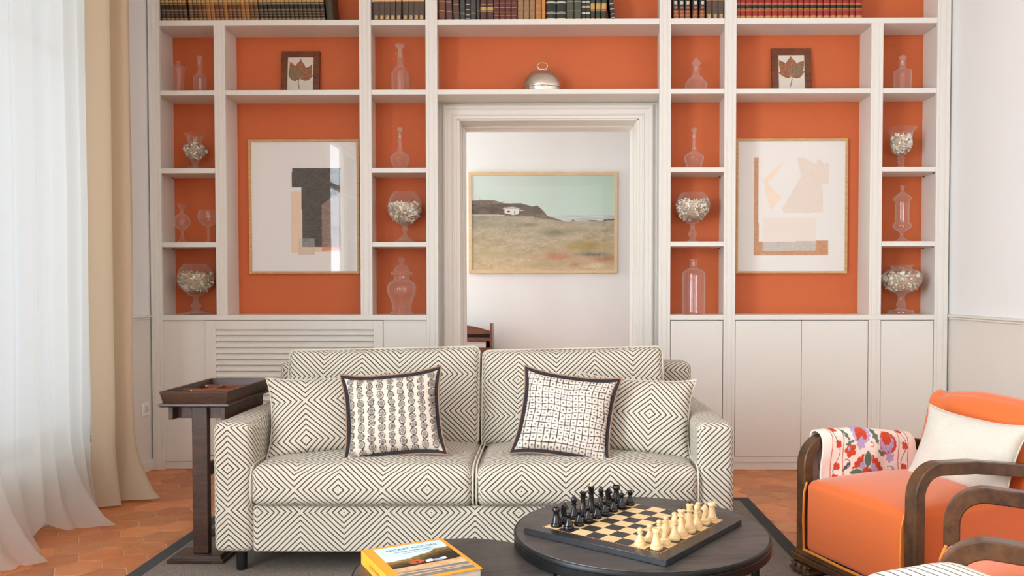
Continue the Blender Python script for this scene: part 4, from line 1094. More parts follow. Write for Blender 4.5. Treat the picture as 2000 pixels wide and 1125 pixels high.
for (fx, fy) in ((-1.265, 3.315), (.655, 3.315), (-1.265, 4.09), (.655, 4.09)):
    spart('foot', MB().lathe([(.0, RZ), (.020, RZ), (.022, .016), (.022, .099), (0, .1)], 20, (fx, fy, 0)), plain('black_plastic', (22, 24, 26), .35, .05))

# pillows
def knife(w_, h_, T, N=40, puff=.42, seed=0, uvc=(0, 0), pull=.055, wr=.006, ears=.012):
    """pillow standing on its lower edge, front towards -y; returns two-sided grid and its outline"""
    def P(u, v, s_):
        x = w_/2*u*(1-pull*(1-v*v))+ears*u*abs(u)**5*abs(v)**5; z = h_/2*v*(1-pull*(1-u*u))+ears*v*abs(v)**5*abs(u)**5
        th = T*((1-u**4)*(1-v**4))**puff*(1-.25*(u*u+v*v)*.5)
        k = noise.noise(Vector((x*9+seed, z*9, seed*1.7)))+.5*noise.noise(Vector((x*22, z*22+seed, 3)))
        fall = ((1-abs(u)**6)*(1-abs(v)**6))
        return (x, s_*(th+k*wr*fall)+noise.noise(Vector((x*6, z*6, seed)))*.006, z+h_/2)
    K = [sin(pi/2*(-1+2*i/N)) if False else -1+2*i/N for i in range(N+1)]
    m = MB()
    for s_ in (-1, 1):
        rows = [[P(u, v, s_) for u in K] for v in K]
        uv = [[(P(u, v, s_)[0]-uvc[0], P(u, v, s_)[2]-uvc[1]) for u in K] for v in K]
        m.grid(rows, 0, uv, flip=(s_ > 0))
    out = [P(u, -1, 0) for u in K]+[P(1, v, 0) for v in K[1:]]+[P(u, 1, 0) for u in K[::-1][1:]]+[P(-1, v, 0) for v in K[::-1][1:-1]]
    return m, out
def place_pillow(name, label, X, Y, Z, lean, yaw, roll, cat='pillow'):
    r = thing(name, label, cat, (X, Y, Z)); r.rotation_mode = 'XYZ'
    r.rotation_euler = (Matrix.Rotation(yaw, 3, 'Z') @ Matrix.Rotation(-lean, 3, 'X') @ Matrix.Rotation(roll, 3, 'Y')).to_euler()
    return r
def edge_seam(out, r_, mt, parent, name='seam'):
    m = MB(); m.tube(out, r_, 6, closed=True); return m.build(name, mt, parent)
for nm, X, Y, Z, w_, h_, lean, yaw, roll, uvc, sd in (
   ('diamond-striped side pillow tucked in the left sofa corner', -.930, 3.44, .462, .50, .335, 19, 12, -2, (-.09, .06), 3),
   ('diamond-striped side pillow tucked in the right sofa corner', .345, 3.44, .462, .50, .33, 19, -10, 3, (.08, .17), 8)):
    m, out = knife(w_, h_, .070, 40, .45, sd, uvc)
    r = place_pillow('sofa_pillow', nm, X, Y, Z, radians(lean), radians(yaw), radians(roll)); r['group'] = 'diamond-striped pillows on the sofa'
    m.build('pillow_cover', DIAM, r, weld=True, ang=70); edge_seam(out, .0035, DIAM, r, 'piping')
def print_pillow(label, X, Y, Z, w_, h_, lean, yaw, roll, fn, sd):
    N = 150
    m, out = knife(w_, h_, .062, N, .5, sd, pull=.05, wr=.005)
    r = place_pillow('printed_pillow', label, X, Y, Z, radians(lean), radians(yaw), radians(roll))
    xs = np.array([v[0] for v in m.v]); zs = np.array([v[2] for v in m.v])
    o = m.build('pillow_cover', painted('printed_cotton', .9, .05, 500, .15), r, ang=80)
    set_col(o.data, srgb2lin(fn(xs, zs-h_/2)))
    # flat black flange with tan outer edge
    B = MB(); n = len(out); c = Vector((0, 0, h_/2)); a = []; bb = []
    for p in out:
        v = Vector(p); d = Vector((v.x/(w_/2), 0, (v.z-h_/2)/(h_/2))); q = Vector((np.sign(d.x)*abs(d.x)**8, 0, np.sign(d.z)*abs(d.z)**8))
        q = q/max(abs(q.x), abs(q.z), 1e-6); a.append(v); bb.append(v+q*.017+Vector((0, .004*noise.noise(v*9), 0)))
    for s_ in (-1, 1):
        B.grid([[tuple(p+Vector((0, s_*.0022, 0))) for p in a], [tuple(p+Vector((0, s_*.0018, 0))) for p in bb]], wrap=True, flip=s_ > 0)
    f = B.build('flange', plain('black_cotton', (36, 32, 36), .9, .1, 200), r, ang=60)
    edge_seam([tuple(p) for p in bb], .0032, plain('tan_cord', (150, 116, 92), .8, .15, 90), f, 'cord_edge')
    return r
def chains(x, z):
    c = np.tile(np.array([208., 197, 182]), (len(x), 1))
    wx = x+(fbm(x*9+34, z*9+30, 31, 2)-.5)*.012
    col_ = np.floor(wx/.0425+.5); cx = (wx/.0425+.5-col_-.5)*.0425
    zz = z/.0335+col_*.37+(fbm(col_*3.1+39, z*14+30, 33, 2)-.5)*1.1
    row_ = np.floor(zz+.5); cz = (zz-row_)*.0335
    wob = (fbm(x*150+99, z*150+99, 35, 2)-.5)*.5
    d = np.sqrt((cx/.0135)**2+(cz/.0155)**2)+wob*.5
    n = fbm(x*300+199, z*300+199, 37, 2)
    g = vnoise(col_*1.3+7, row_*1.7+3, 39)
    ink = np.array([80., 73, 72])
    c[d < 1.12] = ink+((n[d < 1.12]-.5)*60)[:, None]
    c[d < .76] = [206, 194, 178]
    k = d < .62; c[k] = (np.array([132., 126, 118])+(g[k]-.5)[:, None]*40)
    k = (d > .98) & (n > .56) & (d < 1.12); c[k] = [214, 202, 188]
    return c
def netted(x, z):
    c = np.tile(np.array([214., 202, 188]), (len(x), 1))
    u = x/.0262+(fbm(x*11+30, z*11+30, 41, 2)-.5)*.9; v = z/.0262+(fbm(x*10+39, z*10+30, 43, 2)-.5)*.9
    du = np.abs(u-np.round(u)); dv = np.abs(v-np.round(v))
    ln = (du < .065) | (dv < .06); c[ln] = [74, 66, 70]
    cu = u-np.floor(u)-.5; cv = v-np.floor(v)-.5; dd = np.sqrt((cu/.17)**2+(cv/.14)**2); c[dd < 1] = [112, 102, 100]
    return c
print_pillow('square pillow printed with grey chains of ovals, black edged, on the left sofa seat', -.632, 3.335, .486, .372, .325, 20, 4, -5, chains, 5)
print_pillow('square pillow printed with a dotted dark net, black edged, on the right sofa seat', .050, 3.33, .486, .362, .320, 20, -6, 7, netted, 12)

# =================================================================== SIDE TABLE with tray top
st_ = thing('side_table', 'narrow dark walnut side table with open tray top, standing beside the left sofa arm', 'side table', (-1.478, 3.36, RZ))
zt_ = .737-RZ; W2, L_ = .143, .52
def wp(name, mb, mt=DARKW, parent=None, **kw): return mb.build(name, mt, parent or st_, **kw)
m = MB(); y1 = L_
def tray_side(m, ax):  # slanting moulded rim
    pass
P = []
for ins, z in ((.010, zt_-.050), (.006, zt_-.030), (.0, zt_-.004), (.0, zt_), (.010, zt_), (.018, zt_-.030)):
    P.append([(-W2+ins, ins, z), (W2-ins, ins, z), (W2-ins, y1-ins, z), (-W2+ins, y1-ins, z)])
m.grid(P, wrap=True); m.box(-W2+.012, W2-.012, .012, y1-.012, zt_-.048, zt_-.034)
wp('tray_rim', m, bevel=.0015)
m = MB(); P = []
for ins, z in ((.010, zt_-.050), (-.004, zt_-.052), (-.005, zt_-.060), (.004, zt_-.066), (.018, zt_-.068)):
    P.append([(-W2+ins, ins, z), (W2-ins, ins, z), (W2-ins, y1-ins, z), (-W2+ins, y1-ins, z)])
m.grid(P[::-1], wrap=True); wp('top_moulding', m, ang=30)
m = MB(); a0, a1, z0_, z1_ = .022, .040, zt_-.122, zt_-.064
m.box(-W2+.024, -W2+.042, .03, y1-.03, z0_, z1_).box(W2-.042, W2-.024, .03, y1-.03, z0_, z1_).box(-W2+.042, W2-.042, .075, .093, z0_, z1_).box(-W2+.042, W2-.042, y1-.048, y1-.03, z0_, z1_)
m.box(-W2+.03, W2-.03, .032, y1-.03, z1_, z1_+.014)
wp('apron', m, bevel=.0015)
for yy in (.055, y1-.085):
    wp('post', MB().box(-.033, .033, yy, yy+.034, .030, z1_), bevel=.003)
    m = MB(); m.frustum(-.125, .112, yy-.045, yy+.10, .0, -.125, .112, yy-.045, yy+.10, .016); m.frustum(-.118, .105, yy-.038, yy+.093, .016, -.105, .092, yy-.025, yy+.08, .030)
    wp('foot', m, bevel=.002)
wp('stretcher', MB().box(-.011, .011, .089, y1-.085, .345, .40), bevel=.002)
LEA = wood('chestnut_bright', (92, 46, 26), (150, 82, 48), .32, (4, 4, 18), .2)
wp('divider', MB().box(-W2+.03, W2-.035, .155, .162, zt_-.034, zt_-.006), LEA, bevel=.0015)
wp('divider', MB().box(-W2+.06, W2-.06, .335, .342, zt_-.034, zt_-.010), LEA, bevel=.0015)
m = MB(); m.box(-.01, -.003, .162, .335, zt_-.034, zt_-.012); wp('divider', m, LEA, bevel=.0015)
for (kx, ky) in ((-.075, .154), (-.085, .332)):
    m = MB(); m.lathe([(.0, 0), (.006, 0), (.0055, .004), (.0, .0045)], 14); m.xf(Matrix.Translation((kx, ky, zt_-.016)) @ Matrix.Rotation(pi/2, 4, 'X')); wp('brass_peg', m, plain('brass', (188, 150, 96), .3, .05, metal=.9))

# =================================================================== COFFEE TABLES
t = NT('black_ash_veneer'); co = t.coord('Object', (2.2, 34, 8)); n1 = t.noise(co, 3, 9, .68); n2 = t.noise(t.coord('Object', (1.5, 7, 3)), 2, 3)
f = t.math('ADD', t.math('MULTIPLY', n1, .8), t.math('MULTIPLY', n2, .35))
t.base(t.ramp(f, [(.40, lin((30, 28, 27))), (.72, lin((88, 81, 76)))]), .42); t.bump(n1, .25, .001); ASH = t.m
def coffee(label, cx, cy, R, zt, rot, nlegs, leg0=pi/4):
    r = thing('coffee_table', label, 'coffee table', (cx, cy, 0), rot)
    MB().lathe([(.0, zt-.020), (R-.008, zt-.020), (R-.006, zt-.018), (R-.006, zt-.003), (R-.008, zt), (.0, zt)], 96).build('tabletop', ASH, r, ang=40)
    MB().lathe([(R-.030, zt-.044), (R-.004, zt-.044), (R-.001, zt-.041), (R-.001, zt-.019), (R-.003, zt-.017), (R, zt-.014), (R, zt-.004), (R-.002, zt-.0015), (R-.0058, zt-.0015), (R-.0058, zt-.021), (R-.030, zt-.021)], 96).build('rim_band', BLACKM, r, ang=40)
    for k in range(nlegs):
        a = 2*pi*k/nlegs+leg0; x, y = (R-.045)*cos(a), (R-.045)*sin(a)
        MB().tube([(x, y, RZ), (x, y, zt-.021)], .0125, 14).build('leg', BLACKM, r)
    m = MB(); 
    for k in range(nlegs//2):
        a = 2*pi*k/nlegs+leg0; x, y = (R-.05)*cos(a), (R-.05)*sin(a); m.tube([(x, y, zt-.034), (-x, -y, zt-.034)], .008, 8)
    m.build('cross_brace', BLACKM, r)
coffee('larger round dark ash coffee table with black metal rim, carrying the chessboard', .286, 2.505, .393, .420, radians(8), 4, radians(150))
C2 = (-.262, 2.275, .289)
coffee('smaller lower round dark coffee table with black metal rim, carrying the orange book', C2[0], C2[1], C2[2], .372, radians(24), 4)

# =================================================================== CHESS
e1 = Vector((.798, -.603, 0)).normalized(); e2 = Vector((-e1.y, e1.x, 0)); BC = Vector((.267, 2.493, .4205)); ang_b = math.atan2(e1.y, e1.x)
r = thing('chessboard', 'black-bordered wooden chessboard laid at an angle on the larger coffee table', 'chessboard', BC, ang_b)
BB = plain('black_lacquer', (30, 30, 33), .30, .06, 60, .05, 300)
MB().box(-.243, .243, -.243, .243, 0, .0188).build('board_base', BB, r, bevel=.0015)
def sq_fn(m):
    for i in range(8):
        for j in range(8):
            x, y = -.2+j*.05, -.2+i*.05; d = (i+j) % 2
            b = len(m.v); m.v += [(x, y, .0192), (x+.05, y, .0192), (x+.05, y+.05, .0192), (x, y+.05, .0192)]
            # black rook at the left near corner stands on a light square
            m.face((b, b+1, b+2, b+3), 1 if d == 0 else 0)
m = MB(); sq_fn(m); m.box(-.2, .2, -.2, .2, .0186, .0190, 0)
MAPLE = wood('maple_square', (214, 178, 124), (236, 206, 156), .4, (5, 26, 5))
m.build('squares', [plain('black_square', (44, 42, 42), .4, .1, 60), MAPLE], r, smooth=False)
m = MB()
for k in range(80):
    for s_ in (-1, 1):
        a = -.2022+k*.00505; m.box(a, a+.003, s_*.2022-.0017, s_*.2022+.0017, .0187, .0192, k % 2); m.box(s_*.2022-.0017, s_*.2022+.0017, a, a+.003, .0187, .0192, k % 2)
m.build('inlay_line', [plain('inlay_light', (206, 160, 104), .5), plain('inlay_brown', (120, 74, 44), .5)], r, smooth=False)
BPC = plain('black_piece_lacquer', (16, 16, 17), .16, .05, 30); WPC = plain('cream_piece_lacquer', (216, 184, 134), .3, .05, 30)
FELT = plain('dark_felt', (24, 22, 20), .9)
def base_prof(R, h0): return [(.0, 0), (R*.97, 0), (R, .002), (R, .007), (R*.93, .0095), (R*.80, .0105), (R*.84, .012), (R*.78, .0145)]
def piece(kind, white):
    mt = WPC if white else BPC; ot = BPC if white else WPC
    pawn = base_prof(.0140, 0)+[(.0075, .022), (.0048, .030), (.0045, .033), (.0075, .0345), (.0078, .036), (.0048, .0372), (.0062, .0395), (.0074, .0435), (.0062, .0475), (.003, .0495), (.0, .050)]
    rook = base_prof(.0155, 0)+[(.0095, .024), (.0080, .036), (.0078, .042), (.0085, .046), (.0108, .0472), (.0110, .0565), (.0104, .0575), (.0082, .0575), (.0078, .054), (.0, .0535)]
    bish = base_prof(.0150, 0)+[(.0080, .024), (.0055, .036), (.0050, .044), (.0085, .0455), (.0088, .0475), (.0050, .049), (.0068, .053), (.0080, .058), (.0072, .064), (.0045, .070), (.0018, .074), (.0, .0755)]
    queen = base_prof(.0160, 0)+[(.0090, .026), (.0066, .042), (.0062, .054), (.0098, .056), (.0102, .058), (.0066, .0595), (.0078, .067), (.0102, .0715), (.0106, .073), (.0095, .0745), (.004, .0765), (.0, .077)]
    king = base_prof(.0165, 0)+[(.0095, .027), (.0070, .046), (.0064, .060), (.0102, .062), (.0106, .064), (.0070, .0655), (.0080, .074), (.0092, .081), (.0094, .0822), (.0085, .0832), (.004, .084), (.0, .0845)]
    pawn, rook, bish, queen, king = [[(a_*1.16, b_) for a_, b_ in q_] for q_ in (pawn, rook, bish, queen, king)]
    P = dict(pawn=pawn, rook=rook, bishop=bish, queen=queen, king=king)
    cn = 'chess_'+kind
    r = thing(cn, 'x', 'chess piece')
    if kind == 'knight':
        m = MB(); m.lathe(base_prof(.0172, 0)+[(.0098, .018), (.0070, .0205), (.0, .021)], 28); m.build('base', mt, r, ang=50)
        # horse head and arched neck, side outline in x (forward) and z
        hd = [(-.0062, .019), (-.0100, .028), (-.0112, .038), (-.0098, .048), (-.0062, .055), (-.0020, .0585), (-.0005, .0625), (.0012, .0590), (.0042, .0560), (.0088, .0510), (.0128, .0470), (.0136, .0440), (.0118, .0420), (.0080, .0430), (.0052, .0424), (.0040, .0380), (.0055, .0300), (.0070, .024), (.0060, .019)]
        m = MB(); m.prism([(a, z) for a, z in hd], -.0052, .0052, 'y')
        m.build('horse_head', mt, r, bevel=.0026, bseg=3, ang=60)
    else:
        m = MB(); m.lathe(P[kind], 28); m.build('body', mt, r, ang=40)
    if kind == 'queen': MB().lathe([(.0, .0765), (.002, .077), (.0036, .0795), (.0036, .0815), (.002, .084), (.0, .0846)], 16).build('finial', ot, r, ang=60)
    if kind == 'king': MB().lathe([(.0, .084), (.0026, .0845), (.0034, .088), (.0028, .092), (.0012, .097), (.0, .099)], 16).build('finial', ot, r, ang=60)
    if white: MB().lathe([(.0, -.0), (.0136, -.0), (.0136, .0009), (.0, .0009)], 24).build('felt_foot', FELT, r)
    return r
ranks = ['rook', 'knight', 'bishop', 'queen', 'king', 'bishop', 'knight', 'rook']
protos = {}
zb = BC.z+.0196
nearfar = ['nearer ', 'nearer ', 'nearer ', '', '', 'farther ', 'farther ', 'farther ']
for white in (0, 1):
    cn = 'cream' if white else 'black'; row_b, row_p = (7, 6) if white else (0, 1)
    for i, k in enumerate(ranks):
        for kind, jj in ((k, row_b), ('pawn', row_p)):
            p = BC+e1*(-.175+.05*jj)+e2*(-.175+.05*i); p.z = zb
            jx = random.Random(i*7+jj*13+white); p += e1*jx.uniform(-.003, .003)+e2*jx.uniform(-.003, .003)
            if kind == 'pawn': lab = '%s pawn in front of the %s%s %s' % (cn, nearfar[i], cn, k)
            else: lab = '%s%s %s on the chessboard back row' % (nearfar[i], cn, kind)
            if kind == 'queen': lab = '%s queen with %s ball finial on the chessboard' % (cn, 'black' if white else 'cream')
            if kind == 'king': lab = '%s king with pointed %s finial on the chessboard' % (cn, 'black' if white else 'cream')
            rz = ang_b+(pi if white else 0)+(radians(-6) if white else radians(4))
            if kind == 'knight': rz = ang_b+(pi*.93 if white else -.05)
            g = {'pawn': cn+' pawns', 'rook': cn+' rooks', 'knight': cn+' knights', 'bishop': cn+' bishops'}.get(kind)
            if (kind, white) not in protos:
                q = piece(kind, white); protos[(kind, white)] = q; q.location = p; q.rotation_euler = (0, 0, rz); q['label'] = lab
                if g: q['group'] = g+' on the chessboard'
            else: dup(protos[(kind, white)], p, rz, lab, g+' on the chessboard')

# =================================================================== BOOK on the small table
ba = math.atan2(.118, .215)
r = thing('picture_book', 'orange-bound picture book with a country house cover, lying on the smaller coffee table', 'book', (-.357, 2.240, .3722), ba)
bw, bh, bt = .246, .303, .040
OB = plain('orange_book_cloth', (236, 152, 40), .55, .04, 60, .1, 400)
m = MB(); m.box(-bw/2, bw/2, -bh/2, bh/2, 0, .003).box(-bw/2, bw/2, -bh/2, bh/2, bt-.003, bt).box(-bw/2-.001, -bw/2+.003, -bh/2, bh/2, 0, bt)
m.build('cover', OB, r, bevel=.0012)
m = MB(); m.box(-bw/2+.003, bw/2-.005, -bh/2+.004, bh/2-.004, .003, bt-.003)
t = NT('book_page_edges'); co = t.coord('Object', (1, 1, 60)); n1 = t.noise(co, 18, 4); t.base(t.mix(n1, lin((150, 140, 128)), lin((226, 218, 206))), .9); m.build('page_block', t.m, r, smooth=False)
def cover_fn(u, v):
    x = u; y = 1-v
    n = fbm(x*9, y*14, 51, 5); n2 = fbm(x*30, y*40, 53, 4); n3 = fbm(x*3, y*3, 55, 2)
    sky = np.array([190, 214, 222])*(1-y[:, None])+np.array([214, 226, 222])*y[:, None]
    c = sky.copy()
    top = .44-.19*np.clip((x-.35)/.5, 0, 1)+(n-.5)*.08+.08*np.clip(.35-x, 0, 1)
    k = y > top
    tree = np.array([92, 78, 44])[None]*(1-n2[:, None])+np.array([204, 160, 86])[None]*n2[:, None]
    dk = np.clip((y-top)/.2, 0, 1)[:, None]; tree = tree*(1-dk*.65)
    c[k] = tree[k]
    sand = np.array([206, 168, 128])[None]+((n-.5)*80)[:, None]; sh = np.array([122, 116, 110])[None]+((n-.5)*50)[:, None]
    k = y > .66+.05*(n3-.5)-.05*(x-.5); c[k] = sand[k]
    k = y > .80-.02*(x-.5)+.02*(n3-.5); c[k] = sh[k]
    k = (np.abs(y-(.84+.04*x)) < .012) | (np.abs(y-(.93-.02*x)) < .01); c[k] = [206, 172, 132]
    for col_, p in (((176, 84, 52), [(.26,.54),(.42,.50),(.50,.56),(.44,.62),(.30,.63)]), ((214, 218, 222), [(.50,.56),(.60,.55),(.62,.62),(.50,.63)]), ((150, 166, 186), [(.60,.58),(.74,.56),(.78,.62),(.62,.64)]),
                    ((220, 222, 224), [(.72,.56),(.80,.55),(.80,.61),(.74,.62)]), ((40, 36, 34), [(.36,.56),(.40,.555),(.405,.60),(.37,.61)]), ((196, 120, 92), [(.64, .77), (.67, .765), (.67, .785), (.64, .79)])):
        c[inpoly(x, y, p)] = col_
    return c
o = panel('cover_photo', .203, .270, 130, 170, cover_fn, PRINT, r, Matrix.Translation((.008, -.135, bt+.0004)) @ Matrix.Rotation(-pi/2, 4, 'X'))
INK = plain('grey_ink', (112, 126, 140), .6, .03)
def text_mesh(name, body, size, mt, parent, M4, sx=1.0):
    cu = bpy.data.curves.new(name, 'FONT'); cu.body = body; cu.size = size; cu.align_x = 'CENTER'; cu.extrude = .0001; cu.resolution_u = 3
    oo = bpy.data.objects.new(name, cu); me = bpy.data.meshes.new_from_object(oo); bpy.data.objects.remove(oo); bpy.data.curves.remove(cu)
    me.materials.clear(); me.materials.append(mt); me.transform(M4 @ Matrix.Diagonal((sx, 1, 1, 1)))
    no = bpy.data.objects.new(name, me); sc.collection.objects.link(no); no.parent = parent; return no
text_mesh('title_text', 'SECRET HOUSES', .0215, INK, r, Matrix.Translation((.010, .094, bt+.0009)), .98)
text_mesh('subtitle_text', 'LIVING IN MENORCA', .0125, INK, r, Matrix.Translation((.010, .074, bt+.0009)), 1.0)
text_mesh('author_text', 'A WALK THROUGH ITS FINEST HOMES', .0055, INK, r, Matrix.Translation((.010, .060, bt+.0009)))
text_mesh('spine_text', 'SECRET HOUSES', .0135, plain('brown_ink', (150, 92, 34), .6), r, Matrix.Translation((-bw/2-.0014, .02, .015)) @ Matrix.Rotation(-pi/2, 4, 'Z') @ Matrix.Rotation(pi/2, 4, 'X'))

# =================================================================== CURTAINS
def curtain(name, label, path, ztop, mat_, flare, zbot, nz=70, seed=0, amp=.0, thick=None):
    """cloth hanging from ztop along a plan path [(x,y)...]; flare(s,y)->(dx,dy) push at the hem; zbot(s) hem height"""
    # resample the path smoothly
    P = []; K = [path[0]]+list(path)+[path[-1]]
    for i in range(1, len(K)-2):
        p0, p1, p2, p3 = [Vector((*k, 0)) for k in K[i-1:i+3]]
        for q in range(10):
            t = q/10
            P.append(.5*((2*p1)+(-p0+p2)*t+(2*p0-5*p1+4*p2-p3)*t*t+(-p0+3*p1-3*p2+p3)*t**3))
    P.append(Vector((*path[-1], 0)))
    n = len(P); rows = []; y0, y1 = min(p.y for p in P), max(p.y for p in P)
    for k in range(nz+1):
        v = k/nz; vv = v**.72     # rows denser near the floor
        row = []
        for i, p in enumerate(P):
            s = i/(n-1); zb_ = zbot(s, p.y); fl = flare(s, p.y)
            z = zb_+(ztop-zb_)*vv**1.35
            w_ = max(0, 1-z/.46)**2.4
            nx = noise.noise(Vector((p.y*5+seed, z*.9, seed)))*.018*(1-z/ztop)+noise.noise(Vector((p.y*16+seed, z*5, 7)))*.006*max(0, 1-z/1.2)
            x = p.x+nx+fl[0]*w_+amp*0; y = p.y+fl[1]*w_+noise.noise(Vector((p.y*7, z*2, 3+seed)))*.012*max(0, 1-z/1.0)
            if z < .10: z = max(.004+.012*(1+noise.noise(Vector((p.y*22, z*40, seed)))), z)
            row.append((x, y, z))
        rows.append(row)
    m = MB(); m.grid(rows)
    o = m.build(name, mat_, None, ang=180); tag(o, label, 'curtain'); return o
def g(y, c, w_): return exp(-((y-c)/w_)**2)
SHEER = sheer_mat('sheer_linen', (240, 240, 236), .10, .72)
HEAVY = sheer_mat('heavy_linen', (218, 199, 172), .0, .42)
pts = []; rs = random.Random(4); y = 1.9; k = 0
while y < 4.20:
    pts.append((-2.405+(.030 if k % 2 else -.028)*rs.uniform(.5, 1.25), y)); y += rs.uniform(.055, .085); k += 1
pts.append((-2.41, 4.235))
curtain('sheer_curtain', 'white sheer linen curtain across the left window, its hem puddling on the tiles', pts, 3.25, SHEER,
        lambda s, y: (.06+.22*g(y, 4.02, .13)+.20*g(y, 3.46, .16)+.10*g(y, 3.1, .1)+.2*g(y, 2.8, .12), -.03-.10*g(y, 4.1, .15)-.06*g(y, 3.5, .2)),
        lambda s, y: .0+.10*g(y, 3.76, .07), seed=2)
hp = [(-2.42, 4.26), (-2.35, 4.285), (-2.328, 4.325), (-2.355, 4.37), (-2.43, 4.40), (-2.40, 4.44), (-2.322, 4.465), (-2.315, 4.50), (-2.37, 4.53), (-2.44, 4.56), (-2.42, 4.59), (-2.385, 4.62), (-2.40, 4.66), (-2.45, 4.70), (-2.47, 4.74), (-2.455, 4.78)]
curtain('linen_curtain', 'heavy beige linen curtain gathered beside the left window, its hem trailing on the floor', hp, 3.25, HEAVY,
        lambda s, y: (.02+.15*g(s, .45, .13)-.01*g(s, .9, .2)+.03*g(s, .15, .1), -.02-.05*g(s, .4, .3)), lambda s, y: .0+.03*g(s, .95, .2), seed=9)
# curtain pole, above the frame
r = thing('curtain_pole', 'curtain pole above the left window', 'curtain pole', (-2.41, 3.3, 3.27))
m = MB(); m.tube([(0, -1.5, 0), (0, 1.62, 0)], .014, 14); m.build('pole', BLACKM, r)
for yy in (-1.3, 1.5):
    MB().box(-.15, .0, yy-.01, yy+.01, -.006, .006).build('bracket', BLACKM, r)

# =================================================================== ARMCHAIRS
def rect_sweep(path, w_, h_, m=None, mt=0, bev=.006):
    """sweep a rectangle (w_ along x, h_ in the path plane YZ), with softened edges"""
    m = m or MB(); n = len(path); b = len(m.v)
    pr = []
    for sx, sy in ((1, 1), (-1, 1), (-1, -1), (1, -1)):
        a = (sx*w_/2, sy*h_/2)
        if sx*sy > 0: pr += [(a[0], a[1]-sy*bev), (a[0]-sx*bev, a[1])]
        else: pr += [(a[0]-sx*bev, a[1]), (a[0], a[1]-sy*bev)]
    c = len(pr)
    for i in range(n):
        p = Vector(path[i]); d = (Vector(path[min(i+1, n-1)])-Vector(path[max(i-1, 0)])).normalized()
        nrm = Vector((0, -d.z, d.y)) if True else None
        for (a, q) in pr: m.v.append(tuple(p+Vector((a, 0, 0))+nrm*q))
    for i in range(n-1):
        for j in range(c):
            j2 = (j+1) % c; m.face((b+i*c+j, b+i*c+j2, b+(i+1)*c+j2, b+(i+1)*c+j), mt)
    m.face([b+j for j in range(c)], mt); m.face([b+(n-1)*c+j for j in range(c)][::-1], mt)
    return m
BRAID = plain('gold_braid', (214, 132, 44), .6, .35, 240, .5, 300)
def armchair(label, loc, rz):
    r = thing('armchair', label, 'armchair', loc, rz, None)
    AW = .287   # arm centre offset
    for sx in (-1, 1):
        R = .095; zt = .537; path = [(sx*AW, .0, .095), (sx*AW, .0, .30)]
        path += [(sx*AW, R-R*cos(a), zt-R+R*sin(a)) for a in [radians(90*k/9) for k in range(10)]]
        path += [(sx*AW, .25, zt-.006), (sx*AW, .42, zt-.028), (sx*AW, .58, zt-.050), (sx*AW, .66, zt-.062)]
        o = rect_sweep(path, .050, .046, bev=.004).build('armrest', WALNUT, r, ang=28, weld=True)
    # base rails with a moulded slope
    def rail(x0, x1, y0, y1):
        m = MB(); m.frustum(x0-.018, x1+.018, y0-.020, y1+.018, .055, x0-.012, x1+.012, y0-.014, y1+.012, .078); m.frustum(x0-.006, x1+.006, y0-.010, y1+.006, .078, x0, x1, y0, y1, .098); return m
    rail(-AW-.03, AW+.03, -.022, .70).build('base_rail', WALNUT, r, bevel=.004)
    for sx in (-1, 1):
        for yy, s2 in ((.02, -1), (.64, 1)):
            m = MB(); cx = sx*(AW-.015)
            out = [(0.048, .055), (.046, .048), (.056, .044), (.058, .036), (.050, .030), (.060, .024), (.062, .014), (.052, .006), (.050, .0)]
            P = []
            for (h_, z) in out: P.append([(cx-h_, yy-h_, z), (cx+h_, yy-h_, z), (cx+h_, yy+h_, z), (cx-h_, yy+h_, z)])
            m.grid(P[::-1], wrap=True, flip=False); m.face([len(m.v)-4, len(m.v)-3, len(m.v)-2, len(m.v)-1]); m.face([3, 2, 1, 0])
            for q in range(3):   # carved scallops on the front
                b = m.mark(); m.lathe([(.0, -.022), (.009, -.018), (.012, 0), (.009, .016), (.0, .020)], 10); m.xf(Matrix.Translation((cx-.034+.034*q, yy-.056, .028)), b)
            m.build('carved_foot', WALNUT, r, bevel=.003)
    seat = softbox(-AW+.026, AW-.026, -.018, .62, .097, .380, .026, (.008, 0, 0, 0, 0, .050), (18, 20, 10), 31, .002)
    seat.build('seat', ORANGE, r, weld=True, ang=80)
    # backrest with rolled top and ears
    bx = softbox(-.275, .275, .52, .665, .31, .705, .055, (.035, .03, .01, .01, 0, .0), (22, 8, 18), 40, .003)
    T = Matrix.Translation((0, .52, .31)) @ Matrix.Rotation(radians(-14), 4, 'X') @ Matrix.Translation((0, -.52, -.31))
    for i, v in enumerate(bx.v):
        hz = (v[2]-.31)/.395; u = v[0]/.275
        top = .024+.022*cos(u*pi*.5)+.016*exp(-((abs(u)-.93)/.10)**2)-.012*exp(-((abs(u)-.74)/.08)**2)
        roll = -.030*max(0, hz-.75)/.25 if v[1] < .57 else 0
        bx.v[i] = (v[0]*(1+.02*hz), v[1]+roll*0+.0, v[2]+top*max(0, hz)**2*1.2)
    bx.xf(T); bx.build('backrest', ORANGE, r, weld=True, ang=80)
    for sx in (-1, 1):
        m = MB(); x = sx*(AW-.030)
        m.tube([(x, -.026, .104), (x, -.031, .22), (x, -.028, .335), (x, -.014, .376)], .0052, 8, flat=.7); m.build('braid', BRAID, r)
    m = MB(); m.tube([(-AW+.03, -.029, .105), (0, -.036, .105), (AW-.03, -.029, .105)], .0058, 8); m.build('braid', BRAID, r)
    return r
ch1 = armchair('walnut-framed orange armchair with the white pillow and embroidered throw', (1.145, 3.025, RZ), radians(-69.3))
ch2 = armchair('walnut-framed orange armchair cut off by the photo\'s lower right corner, its seat empty', (1.098, 2.218, RZ), radians(-117.6))
for c_ in (ch1, ch2): c_['group'] = 'walnut-framed orange armchairs'

